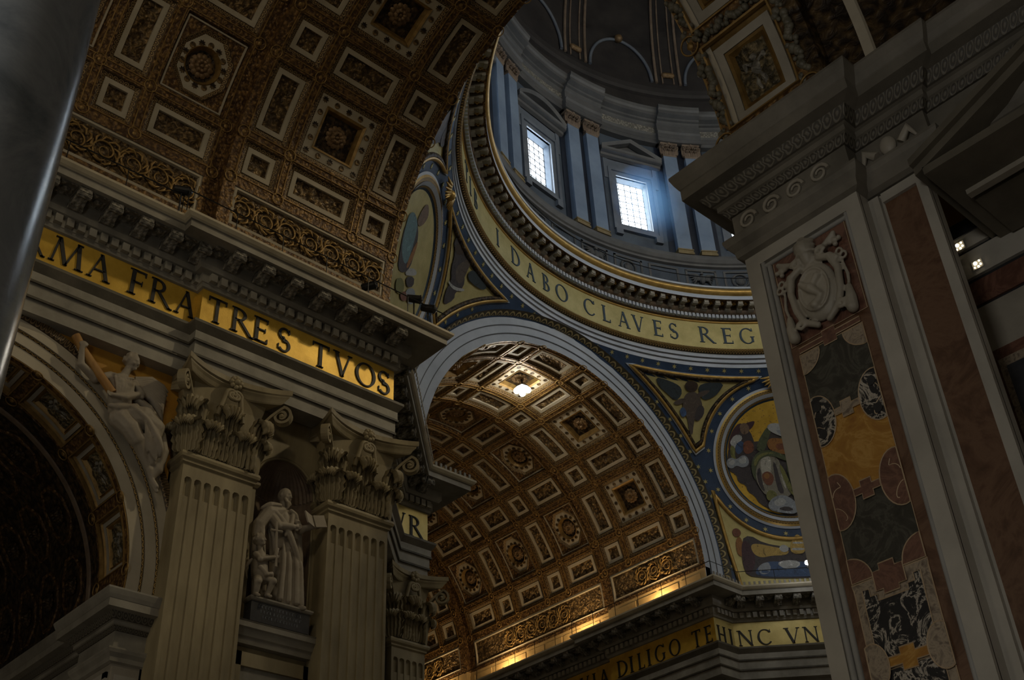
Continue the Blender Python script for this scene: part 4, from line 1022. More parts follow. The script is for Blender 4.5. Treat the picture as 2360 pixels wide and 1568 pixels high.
# ------------------------------------------------------------------ dome
dome = empty('ceiling_dome', (0, 0, 77.4), 'dark ribbed mosaic inner dome at the top of the view', 'dome', kind='structure')
def dome_r(t): return 20.9*cos(t)
def dpt(az, t, o=0.0): r = 20.9*cos(t)-o*cos(t); return Vector((r*cos(radians(az)), r*sin(radians(az)), 77.3+(27.5-o)*sin(t)))
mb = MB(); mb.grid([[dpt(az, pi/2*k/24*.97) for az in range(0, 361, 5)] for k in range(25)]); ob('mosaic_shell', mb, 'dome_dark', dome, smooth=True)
for pz in [57.5+25*k for k in range(-2, 6)]:
    for da in (-3.0, -1.4, 1.4, 3.0):
        mb = MB().tube([dpt(pz+da, radians(2+2.2*k), .12) for k in range(30)], .14 if abs(da) > 2 else .08, 6); ob('rib', mb, 'brown_stone', dome, smooth=True)
    mb = MB(); mb.grid([[dpt(pz+q, radians(2+2.2*k), .05) for q in (-2.9, 2.9)] for k in range(30)]); ob('rib_band', mb, 'dome_dark', dome)
    mb = MB()
    for k in range(7): mb.ball(dpt(pz-1+.33*k, radians(4), .2), .28, 7, 5)
    ob('gilt_ornament', mb, 'rosette_bronze', dome, smooth=True)
for w in (20, 45, 70, 95, 120):
    L = [dpt(w+8.3*cos(pi*k/24), radians(2.0+8.6*sin(pi*k/24)), .15) for k in range(25)]
    ob('lunette_frame', MB().tube(L, .15, 6), 'frame_grey', dome, smooth=True)
    mb = MB(); mb.ball(dpt(w, radians(10.8), .3), .4, 8, 6); ob('gilt_ornament', mb, 'rosette_bronze', dome, smooth=True)
# ================================================================== nave south wall
stone('archivolt_white', (0.42, 0.37, 0.28), (0.56, 0.50, 0.39), 0.6, 0.55, bump=0.05)
south = empty('wall_south', (-30, YP, 0), 'nave wall with statue niche and orange spandrel on the left', 'wall', kind='structure')
AX, AZ, AR = -39.6, 18.65, 7.05
def arch_wall(mb, y, x0, x1, z1, r, zc, xc, n=48, jl=None):
    """wall in plane y between x0 and x1 up to z1 with an arched opening"""
    for k in range(n):
        a, b = pi*k/n, pi*(k+1)/n
        p, q = (xc+r*cos(a), y, zc+r*sin(a)), (xc+r*cos(b), y, zc+r*sin(b)); mb.quad(p, q, (q[0], y, z1), (p[0], y, z1))
    mb.quad((xc+r, y, 0), (x1, y, 0), (x1, y, z1), (xc+r, y, z1)); mb.quad((x0, y, 0), (xc-r, y, 0), (xc-r, y, z1), (x0, y, z1)); return mb
ob('spandrel', arch_wall(MB(), YP, -47.5, -31.5, 27.3, 8.4, AZ, AX), 'orange_marble', south)
ob('spandrel', arch_wall(MB(), -YP, -47.5, -31.5, 27.3, 8.4, AZ, AX), 'orange_marble', south)
# niche wall between the pilasters
NX, NR, NZ0, NZ1 = -26.67, 1.33, 18.75, 23.9
mb = MB(); arch_wall(mb, YP, -31.6, -22.2, 27.3, NR, NZ1, NX, 24); mb.quad((NX-NR, YP, 0), (NX+NR, YP, 0), (NX+NR, YP, NZ0), (NX-NR, YP, NZ0)); ob('niche_wall', mb, 'fluted_stone', south)
mb = MB(); rows = []
for z in (NZ0, NZ1): rows.append([(NX-NR*cos(pi*k/20), YP+1.15*sin(pi*k/20), z) for k in range(21)])
mb.grid(rows); mb.cap([(NX-NR*cos(pi*k/20), YP+1.15*sin(pi*k/20), NZ0) for k in range(21)])
rows = []
for j in range(13):
    e = pi/2*j/12; rows.append([(NX-NR*cos(pi*k/40)*cos(e)*(1-.035*(k % 2)), YP+1.15*sin(pi*k/40)*cos(e)*(1-.035*(k % 2)), NZ1+NR*sin(e)) for k in range(41)])
mb2 = MB(); mb2.grid(rows)
ob('niche_hollow', mb, 'brown_stone', south); ob('shell_vault', mb2, 'brown_stone', south)
L = [(NX-NR-.06, YP-.02, NZ0)]+[(NX-(NR+.06)*cos(pi*k/24), YP-.02, NZ1+(NR+.06)*sin(pi*k/24)) for k in range(25)]+[(NX+NR+.06, YP-.02, NZ0)]
ob('niche_moulding', MB().tube(L, .07, 6), 'fluted_stone', south, smooth=True)
for sx in (-1, 1):
    mb = MB(); x = NX+sx*1.62; mb.box(x-.26, x+.26, YP-.16, YP+.02, 17.9, 23.5); ob('niche_strip', mb, 'fluted_stone', south)
    mb = MB(); sweep([(x-.26, YP), (x-.26, YP-.16), (x+.26, YP-.16), (x+.26, YP)], [(0, 23.45), (.05, 23.5), (.12, 23.62), (.12, 23.72), (0, 23.78)], mb, left=False); ob('niche_impost', mb, 'fluted_stone', south)
mb = sweep([(-28.6, YP), (-28.6, YP-.32), (-24.75, YP-.32), (-24.75, YP)], [(-.3, 17.25), (0, 17.25), (.05, 17.45), (.12, 17.5), (.22, 17.72), (.3, 17.76), (.3, 17.95), (.34, 18.0), (-.3, 18.02)], left=False); ob('ledge', mb, 'grey_stone', south)
mb = MB().box(-28.3, -25.1, YP-.1, YP+.1, 10, 16.9); ob('lower_panel', mb, 'grey_stone', south)
for x0, x1, z0, z1 in ((-28.35, -28.0, 9, 17), (-25.4, -25.05, 9, 17), (-28.35, -25.05, 16.5, 17.0)): ob('panel_frame', MB().box(x0, x1, YP-.22, YP, z0, z1), 'fluted_stone', south)
# crossing piers below the entablatures, chamfer side and transept side
ob('crossing_pier_face', sweep([(-XE-.5, YP), (-XE-.5, 14.4), (-14.5, XE+.5), (-YP, XE+.5), (-YP, 58)], [(0, 0), (0, 27.4)], left=False), 'grey_stone', south)
west = empty('wall_west', (18, 18, 0), 'grey crossing pier below the gold frieze reading HINC VN', 'wall', kind='structure')
ob('crossing_pier_face', sweep([(YP, 58), (YP, XE+.5), (14.5, XE+.5), (XE+.5, 14.5), (XE+.5, YP), (40, YP)], [(0, 0), (0, 27.4)], left=False), 'grey_stone', west)

# ================================================================== nave arcade arches (south one in view, north one overhead)
GARL = MB(); _r = random.Random(3)
for k in range(46):
    GARL.ball((_r.uniform(-.13, .13), -.05, -1.2+2.4*k/45), _r.uniform(.055, .105), 8, 6, (1, .85, 1))
GARL.sm = True; GARL = GARL.mesh('fruit_garland', 'carved_fruit')
def arcade_arch(name, label, s, dark):
    a = empty(name, (AX, s*YP, AZ), label, 'arch')
    y = lambda q: s*(YP+q)
    for ra, rb, o in ((7.05, 7.5, .0), (7.6, 8.0, -.07), (8.1, 8.5, -.14)):
        ob('fascia', sweep_arch([(ra, y(o+.3)), (ra, y(o-.02)), (rb, y(o-.02)), (rb+.1, y(o-.02))], 'y', AX, AZ, -6, 186, 96), 'archivolt_white', a)
    for ra, o in ((7.5, -.03), (8.0, -.1)): ob('gilt_bead', sweep_arch([(ra, y(o)), (ra+.05, y(o-.06)), (ra+.1, y(o))], 'y', AX, AZ, -6, 186, 96), 'bead_gold', a)
    ob('egg_moulding', sweep_arch([(8.5, y(-.16)), (8.56, y(-.26)), (8.86, y(-.2)), (8.9, y(.05))], 'y', AX, AZ, -6, 186, 96), 'egg_brown', a)
    # soffit: one band of square coffers, then recessed orders
    R = 6.95; pitch = 21.95; dx = 2.2; da = radians(pitch)*R
    P = coffer_parts(R, dx, da, 'sq', .20, .36, .15 if dark else .21, ('gold_dull', 'warm_grey', 'garland'))
    ribs = MB()
    for k in range(8):
        th = 2.2+pitch*(k+.5); M = T(AX, y(1.02), AZ) @ RZ(radians(-90)) @ RX(radians(th))
        cf = inst('coffer', P['moulding'], M, a)
        for nm in ('white_frame', 'panel'):
            o = bpy.data.objects.new(nm, P[nm]); col.objects.link(o); o.parent = cf
        mb = MB(); strip(mb, R, (SQ, dx/2, da/2, 0), (SQ, dx/2-.2, da/2-.2, 0)); ribs.add([M @ Vector(v) for v in mb.v], mb.f)
        def fg():   # carved figure in the panel, with a gilt inner frame
            m = MB(); q = .50 if dark else .56
            strip(m, R, (SQ, dx/2-q, da/2-q, .28), (SQ, dx/2-q-.02, da/2-q-.02, .16)); strip(m, R, (SQ, dx/2-q-.02, da/2-q-.02, .16), (SQ, dx/2-q-.08, da/2-q-.08, .20)); strip(m, R, (SQ, dx/2-q-.08, da/2-q-.08, .20), (SQ, dx/2-q-.1, da/2-q-.1, .15)); strip(m, R, (SQ, dx/2-q-.1, da/2-q-.1, .15), (SQ, dx/2-q-.17, da/2-q-.17, .27)); return m.mesh('inner_frame', 'gold_dull')
        o = bpy.data.objects.new('inner_frame', shared(('arc_inner', dark), fg)); col.objects.link(o); o.parent = cf
        def fig():
            m = MB(); m.ball((0, R+.3, .05), .17, 8, 6, (1, .7, 1.3)); m.ball((0, R+.28, .36), .09, 8, 6)
            for sg in (-1, 1): m.tube([(sg*.08, R+.28, .2), (sg*.24, R+.27, .3), (sg*.28, R+.3, .02)], [.06, .08, .02], 6); m.tube([(sg*.05, R+.3, -.1), (sg*.1, R+.28, -.3), (sg*.05, R+.3, -.45)], [.08, .07, .04], 6)
            m.sm = True; return m.mesh('carved_figure', 'carved_grey')
        o = bpy.data.objects.new('carved_figure', shared('arc_fig', fig)); col.objects.link(o); o.parent = cf
        for e in (() if dark else (-1, 1)):
            inst('fruit_garland', GARL, M @ T(e*(dx/2-.1), R, 0), a, kind='stuff')
        if not dark: inst('fruit_garland', GARL, M @ RX(radians(pitch/2)) @ T(0, R, 0) @ RY(pi/2) @ Matrix.Scale(.75, 4, (0, 0, 1)), a, kind='stuff')
    fl = MB()
    for k in range(8):
        M = T(AX, y(1.02), AZ) @ RZ(radians(-90)) @ RX(radians(2.2+pitch*(k+.5)))
        mb = MB(); strip(mb, R, (SQ, dx/2-.2, da/2-.2, .0), (SQ, dx/2-.205, da/2-.205, -.06)); strip(mb, R, (SQ, dx/2-.205, da/2-.205, -.06), (SQ, dx/2-.25, da/2-.25, -.05)); strip(mb, R, (SQ, dx/2-.25, da/2-.25, -.05), (SQ, dx/2-.26, da/2-.26, .06)); fl.add([M @ Vector(v) for v in mb.v], mb.f)
    ob('gilt_fillet_lines', fl, 'gold_dull', a, kind='stuff')
    ob('gilded_rib_grid', ribs, 'rib_gilt', a)
    for k in range(9):
        for e in (-1, 1): inst('boss', BOSS, T(AX, y(1.02), AZ) @ RZ(radians(-90)) @ RX(radians(2.2+pitch*k)) @ T(e*(dx/2-.02), R-.02, 0) @ Matrix.Scale(.8, 4), a)
    ob('soffit_edge', sweep_arch([(7.05, y(0)), (R, y(-.05)), (R, y(-.1))], 'y', AX, AZ, -6, 186, 72), 'gold_dull', a)
    g = MB()
    ob('recessed_order', sweep_arch([(R, y(2.12)), (R+.02, y(2.42)), (7.2, y(2.5)), (7.2, y(3.2))], 'y', AX, AZ, -6, 186, 72), 'bronze_dark', a)
    ob('pale_fillet', sweep_arch([(7.2, y(3.2)), (7.14, y(3.22)), (7.14, y(3.42)), (7.2, y(3.45))], 'y', AX, AZ, -6, 186, 72), 'archivolt_white' if not dark else 'brown_stone', a)
    ob('carved_field', sweep_arch([(7.2, y(3.45)), (7.2, y(13.5))], 'y', AX, AZ, -6, 186, 72), 'bronze_dark', a)
    ob('springing_strip', sweep_arch([(R, y(-.1)), (R, y(2.42))], 'y', AX, AZ, -9, 2.3, 4), 'rib_gilt', a)
    if dark:   # eight-sided coffers of the aisle vault
        def of():
            m = MB(); RR = 7.2; strip(m, RR, (OC, .80, 1.15, .0), (OC, .76, 1.1, -.05)); strip(m, RR, (OC, .76, 1.1, -.05), (OC, .66, 1.0, -.03)); strip(m, RR, (OC, .66, 1.0, -.03), (OC, .6, .94, .25)); return m.mesh('octagon_frame', 'rib_gilt')
        def orr():
            return rosette_mesh(.42).mesh('rosette', 'bronze_dark')
        for i in range(5):
            for k in range(8):
                M = T(AX, y(4.7+1.95*i), AZ) @ RZ(radians(-90)) @ RX(radians(11+22.5*(k)+(0 if i % 2 else 0)))
                o = inst('octagon_frame', shared('octf', of), M, a); r_ = bpy.data.objects.new('rosette', shared('octr', orr)); col.objects.link(r_); r_.parent = o; r_.location = (0, 7.2, 0)
    return a
arcade_arch('nave_arch', 'grey stone nave arch with dark coffered vault at lower left', 1, True)
arcade_arch('nave_arch', 'coffered arch soffit with fruit garlands overhead at upper right', -1, False)
# the aisle behind the south arch
mb = MB().box(-50, -30, 26.6, 27.2, 0, 30); ob('aisle_end', mb, 'warm_grey', south)

# ================================================================== impost entablatures
IMPOST = [(-.3, 15.55), (0, 15.55), (.1, 15.6), (.12, 15.74), (.22, 15.86), (.26, 15.96), (.26, 16.02), (.06, 16.06), (.06, 16.62)]
IMP_EGG = [(.06, 16.62), (.10, 16.63), (.18, 16.74), (.20, 16.76)]
IMP_MID = [(.20, 16.76), (.24, 16.78), (.24, 16.90), (.30, 16.92)]
IMP_DEN = [(.30, 16.92), (.33, 16.94), (.42, 17.06), (.46, 17.14)]
IMP_TOP = [(.46, 17.14), (.70, 17.16), (.70, 17.42), (.72, 17.44), (.78, 17.56), (.84, 17.72), (.84, 17.78), (-.4, 17.8)]
def impost(name, loc, label, path, left, mat, dz=0):
    e = empty(name, loc, label, 'cornice')
    for nm, pr, m in (('architrave', IMPOST, mat), ('egg_band', IMP_EGG, 'egg_fine'), ('plain_band', IMP_MID, mat), ('leaf_band', IMP_DEN, 'egg_fine'), ('corona', IMP_TOP, mat)):
        ob(nm, sweep(path, [(o, z+dz) for o, z in pr], left=left), m, e)
    return e
impost('impost_cornice', (-32.6, 13.2, 15.55), 'grey impost cornice carrying the lower left arch', [(-31.5, YP), (-32.62, YP), (-32.62, 15.7), (-32.3, 15.7), (-32.3, 26.6)], True, 'grey_stone', .1)
imp_n = impost('impost_cornice', (-32.95, -13.2, 15.55), 'broad moulded impost cornice on top of the inlaid marble pier', [(-31.5, -YP), (-32.95, -YP), (-32.95, -15.7), (-32.6, -15.7), (-32.6, -17.1), (-32.45, -17.1), (-32.45, -27)], False, 'impost_stone')
# carved scrolls and a cherub head on the impost frieze
for k in range(4):
    yy = -13.5-.55*k; path = [(-33.03, yy-.2*cos(2*pi*1.5*t)*(1-.7*t), 16.34+.2*sin(2*pi*1.5*t)*(1-.7*t)) for t in [i/20 for i in range(21)]]
    ob('carved_scroll', MB().tube(path, [.045*(1-.5*i/20) for i in range(21)], 6), 'warm_grey', imp_n, smooth=True)
mb = MB().ball((-32.70, -16.4, 16.3), .18, 14, 10, (.6, .9, 1.15)); mb.tube([(-32.7, -16.15, 16.2), (-32.72, -15.95, 16.4), (-32.7, -15.85, 16.15)], [.1, .1, .03], 6); mb.tube([(-32.7, -16.65, 16.2), (-32.72, -16.85, 16.4), (-32.7, -16.95, 16.15)], [.1, .1, .03], 6)
ob('carved_head', mb, 'warm_grey', imp_n, smooth=True)

# south pier under the impost: inlaid face
sp = empty('arcade_pier', (-32, 13.5, 0), 'grey pier with small red inlay below the lower left impost', 'pier')
ob('pier_body', MB().box(-32.6, -31.5, YP, 27, 0, 15.7), 'warm_grey', sp)
ob('inlay_frame', MB().box(-32.45, -32.28, YP-.04, YP, 12, 15.3).box(-31.85, -31.68, YP-.04, YP, 12, 15.3).box(-32.28, -31.85, YP-.04, YP, 15.1, 15.3), 'pier_white', sp)
ob('red_inlay', MB().box(-32.28, -31.85, YP-.015, YP, 12, 15.1), 'red_marble', sp)
for z in (14.75, 14.15):
    for sg in (-1, 1):
        L = [(-32.06+sg*(.10-.09*cos(2*pi*t)*(1-.5*t)), YP-.02, z+.13*sin(2*pi*t)) for t in [i/14 for i in range(15)]]
        ob('inlay_scroll', MB().tube(L, .02, 5), 'inlay_line', sp)
mb = MB().box(-32.64, -32.6, 13.6, 15.2, 9, 15.2); ob('side_panel', mb, 'carved_grey', sp)
for a_, b_, z0, z1 in ((13.35, 13.6, 9, 15.4), (15.2, 15.45, 9, 15.4), (13.35, 15.45, 15.2, 15.4)): ob('side_frame', MB().box(-32.68, -32.6, a_, b_, z0, z1), 'pier_white', sp)

# ================================================================== the inlaid marble pier on the right
pier = empty('marble_pier', (-32.95, -14.45, 0), 'tall pier with inlaid coloured marble panel and carved arms on the right', 'pier')
FX = -32.95
ob('pier_body', MB().box(FX+.08, -31.5, -15.7, -13.2, 0, 15.56), 'pier_white', pier)
for nm, y0, y1, z0, z1 in (('frame_stile', -13.5, -13.2, 0, 15.56), ('frame_stile', -15.7, -15.42, 0, 15.56), ('frame_rail', -15.42, -13.5, 15.28, 15.56)): ob(nm, MB().box(FX, FX+.1, y0, y1, z0, z1), 'pier_white', pier)
for nm, y0, y1, z1, o in (('polished_moulding', -13.60, -13.50, 15.3, .02), ('polished_moulding', -13.70, -13.60, 15.2, .05), ('polished_moulding', -15.42, -15.34, 15.28, .03)):
    yc = (y0+y1)/2; ob(nm, MB().tube([(FX+o+.03, yc, 0), (FX+o+.03, yc, z1)], .052, 10), 'pier_grey', pier, smooth=True)
ob('polished_moulding', MB().tube([(FX+.06, -13.55, 15.2), (FX+.06, -15.4, 15.2)], .05, 8), 'pier_grey', pier, smooth=True)
YC = -14.49
def inlay(nm, poly, mat, lv, line=True):
    """poly in (a, z): a to the right of the pier's middle"""
    x = FX+.078-.013*lv; F = [(x, YC-a, z) for a, z in poly]; B = [(FX+.085, YC-a, z) for a, z in poly]
    mb = MB(); mb.cap(F[::-1]); mb.grid([B+[B[0]], F+[F[0]]]); ob(nm, mb, mat, pier)
    if line:
        mb = MB(); pts = [Vector(p) for p in F]; mb.tube(pts, .011, 4, closed=True); ob('inlay_border', mb, 'inlay_line', pier)
def rect(a0, a1, z0, z1): return [(a0, z0), (a1, z0), (a1, z1), (a0, z1)]
def ell(ca, cz, ra, rz, t0=0, t1=360, n=28, clip=.64):
    return [(max(-clip, min(clip, ca+ra*cos(radians(t0+(t1-t0)*k/n)))), cz+rz*sin(radians(t0+(t1-t0)*k/n))) for k in range(n if t1-t0 == 360 else n+1)]
def stepped(w1, w2, h1, h2, cz): return [(-w2, cz-h1), (-w1, cz-h1), (-w1, cz-h2), (w1, cz-h2), (w1, cz-h1), (w2, cz-h1), (w2, cz+h1), (w1, cz+h1), (w1, cz+h2), (-w1, cz+h2), (-w1, cz+h1), (-w2, cz+h1)]
inlay('inlay_ground', rect(-.86, .92, 0, 15.2), 'red_breccia', 0, False)
inlay('arms_panel', rect(-.76, .80, 13.24, 15.17), 'red_marble', 1)
inlay('dark_inlay', rect(-.64, .64, 11.66, 13.02), 'dark_green', 1)
inlay('yellow_inlay', rect(-.64, .64, 10.15, 11.62), 'yellow_marble', 1)
inlay('dark_inlay', rect(-.64, .64, 8.72, 10.12), 'dark_green', 1)
inlay('speckled_frame', [(-.64, 5.5), (.64, 5.5), (.64, 8.62), (.66, 8.72), (-.66, 8.72), (-.64, 8.62)], 'grey_breccia', 1)
inlay('red_bar', stepped(.13, .62, .05, .15, 13.1), 'red_marble', 2)
for sg in (-1, 1):
    inlay('speckled_quadrant', [(sg*.64, 13.0)]+[(sg*.64-sg*.40*cos(radians(t)), 13.0-.40*sin(radians(t))) for t in range(0, 91, 10)], 'grey_breccia', 2)
    inlay('veined_oval', ell(sg*.56, 11.63, .32, .48), 'black_white', 2)
    inlay('red_oval', ell(sg*.56, 10.12, .32, .49), 'red_marble', 2)
    for cz, m in ((11.63, 'letter_black'), (10.12, 'inlay_line')):
        for q in (-1, 1):
            c = (sg*.50, cz+q*.26)
            if m == 'letter_black': inlay('dark_disc', ell(c[0]+sg*.03, c[1], .075, .09, n=14), m, 3, False)
            L = [(FX+.06, YC-(sg*.52+sg*(.10*cos(t*4.2)*(1-.4*t))), cz+q*(.10+.24*t)+.04*sin(t*6)) for t in [i/14 for i in range(15)]]
            ob('inlay_scroll', MB().tube(L, .012, 5), 'inlay_line', pier)
    inlay('red_quadrant', [(sg*.64, 8.74)]+[(sg*.64-sg*.38*cos(radians(t)), 8.74+.40*sin(radians(t))) for t in range(0, 91, 10)], 'red_marble', 2)
    inlay('speckled_round', ell(sg*.56, 7.42, .24, .34, clip=.66), 'grey_breccia', 4)
inlay('speckled_cross', stepped(.1, .24, .055, .15, 11.64), 'grey_breccia', 3)
inlay('red_cross', stepped(.1, .24, .06, .16, 10.14), 'red_marble', 3)
inlay('veined_block', [(-.5, 7.5), (.48, 7.5), (.5, 8.58), (.38, 8.58), (.38, 8.46), (.26, 8.46), (.26, 8.36), (-.26, 8.36), (-.26, 8.46), (-.38, 8.46), (-.38, 8.58), (-.5, 8.58)], 'black_white', 2)
inlay('red_stepped_bar', [(-.26, 8.5), (-.13, 8.5), (-.13, 8.42), (.13, 8.42), (.13, 8.5), (.26, 8.5), (.26, 8.8), (.13, 8.8), (.13, 8.9), (-.13, 8.9), (-.13, 8.8), (-.26, 8.8)], 'red_marble', 3)
inlay('yellow_cross', stepped(.12, .36, .07, .17, 7.42), 'yellow_marble', 3)
inlay('veined_block', rect(-.5, .5, 5.6, 7.32), 'black_white', 2)
# second, recessed pilaster and the aisle wall beyond it
p2 = empty('recessed_pilaster', (-32.6, -16.2, 0), 'red marble strip in a pale frame just right of the inlaid pier', 'pilaster')
ob('pilaster_body', MB().box(-32.5, -32.3, -16.8, -15.7, 0, 15.56), 'pier_white', p2)
for nm, y0, y1, z0, z1 in (('frame_stile', -15.9, -15.7, 0, 15.5), ('frame_stile', -16.8, -16.62, 0, 15.5), ('frame_rail', -16.62, -15.96, 15.3, 15.5)): ob(nm, MB().box(-32.6, -32.48, y0, y1, z0, z1), 'pier_white', p2)
ob('red_panel', MB().box(-32.53, -32.5, -16.62, -15.96, 0, 15.3), 'red_breccia', p2)
aw = empty('wall_aisle', (-30.4, -19, 0), 'dark marble-clad aisle wall at the right edge', 'wall', kind='structure')
for nm, z0, z1, m, o in (('marble_course', 0, 10.2, 'red_breccia', 0), ('marble_course', 10.2, 13.87, 'warm_grey', .02), ('marble_course', 13.95, 14.44, 'red_marble', 0), ('polished_slab', 14.53, 15.08, 'pier_white', .03), ('polished_slab', 15.17, 15.46, 'pier_white', .03), ('dark_course', 15.46, 15.77, 'plinth_black', .06), ('marble_course', 15.77, 17.4, 'orange_marble', 0)):
    ob(nm, MB().box(-30.4-o, -29.4, -28, -15.2, z0, z1), m, aw)
ob('dark_joint', MB().box(-30.35, -29.4, -28, -15.2, 0, 17.4), 'letter_black', aw)
for y0, y1, z0, z1, m, o in ((-19.5, -15.85, 6, 13.12, 'warm_grey', .06), (-19.4, -15.98, 6, 12.9, 'red_marble', .08), (-19.3, -16.2, 6, 12.68, 'grey_breccia', .10), (-19.2, -16.32, 6, 12.5, 'plinth_black', .12)): ob('framed_panel', MB().box(-30.4-o, -30.3, y0, y1, z0, z1), m, aw)
ob('upper_vault_wall', MB().box(-32.2, -29.4, -28, -17.2, 17.4, 24), 'warm_grey', aw)
ped = empty('aisle_pediment', (-31.7, -19, 15), 'dark stone pediment jutting from the aisle wall at the right edge', 'pediment')
ob('cornice', MB().box(-33.0, -30.4, -24, -16.95, 15.0, 15.16), 'dark_cyma', ped)
ob('soffit_fillet', MB().box(-32.1, -31.95, -24, -17.2, 14.9, 15.0), 'warm_grey', ped)
ob('soffit_panel', MB().box(-31.8, -30.5, -24, -17.2, 14.94, 15.0), 'dark_cyma', ped)
for nm, o0, o1, x0 in (('raking_cornice', .0, .16, -33.0), ('raking_cyma', .16, .3, -33.12)):
    mb = MB(); rows = []
    for yy, zz in ((-16.8, 15.08), (-20.4, 16.5), (-24.0, 15.08)): rows.append([(x0, yy, zz+o0), (x0, yy, zz+o1), (-30.4, yy, zz+o1), (-30.4, yy, zz+o0)])
    rows = [r+[r[0]] for r in rows]; mb.grid(rows); mb.cap(rows[0][:4]); ob(nm, mb, 'dark_cyma', ped)
ob('tympanum', MB().cap([(-32.5, -16.9, 15.1), (-32.5, -23.9, 15.1), (-32.5, -20.4, 16.5)]), 'bronze_dark', ped)
# ================================================================== the near column on the left
cl = empty('marble_column', (-47.41, -17.45, 0), 'grey polished marble column at the left edge with a bright highlight', 'column')
mb = MB(); prof = [(.665, 1.0), (.665, 4), (.66, 8), (.645, 12), (.62, 16), (.60, 18), (.66, 18.05), (.68, 18.2), (.6, 18.3)]
mb.lathe(prof, (-47.41, -17.45, 0), 64); ob('shaft', mb, 'column_marble', cl, smooth=True)
mb = MB().lathe([(.0, 0), (.95, 0), (.95, .3), (.9, .45), (.78, .6), (.88, .75), (.7, 1.0)], (-47.41, -17.45, 0), 48); ob('base', mb, 'column_marble', cl, smooth=True)
mb = MB().lathe([(.6, 18.3), (.66, 18.9), (.9, 19.4), (.95, 19.6), (0, 19.6)], (-47.41, -17.45, 0), 32); ob('capital', mb, 'warm_grey', cl, smooth=True)
north = empty('wall_north', (-52, -17, 0), 'pier of the near arcade behind the grey column', 'wall', kind='structure')
ob('pier_body', MB().box(-52, -46.75, -17.2, -13.2, 0, 27), 'warm_grey', north)
ob('pier_body', MB().box(-31.5, -22.2, -15.0, -13.2, 0, 27.2), 'warm_grey', north)
ob('nave_entablature', sweep([(-22.13, -14.18), (-22.13, -12.2), (-31.73, -12.2), (-31.73, -12.66), (-52, -12.66)], ARCHITRAVE+ARCH_TOP[1:]+FRIEZE[1:]+CORNICE[1:], left=False), 'grey_stone', north)
ob('upper_wall', MB().box(-60, -22.2, -17.4, -13.21, 26, 33), 'warm_grey', north)
ob('upper_wall', MB().box(-60, -22.5, 13.4, 17, 27, 33), 'warm_grey', north)
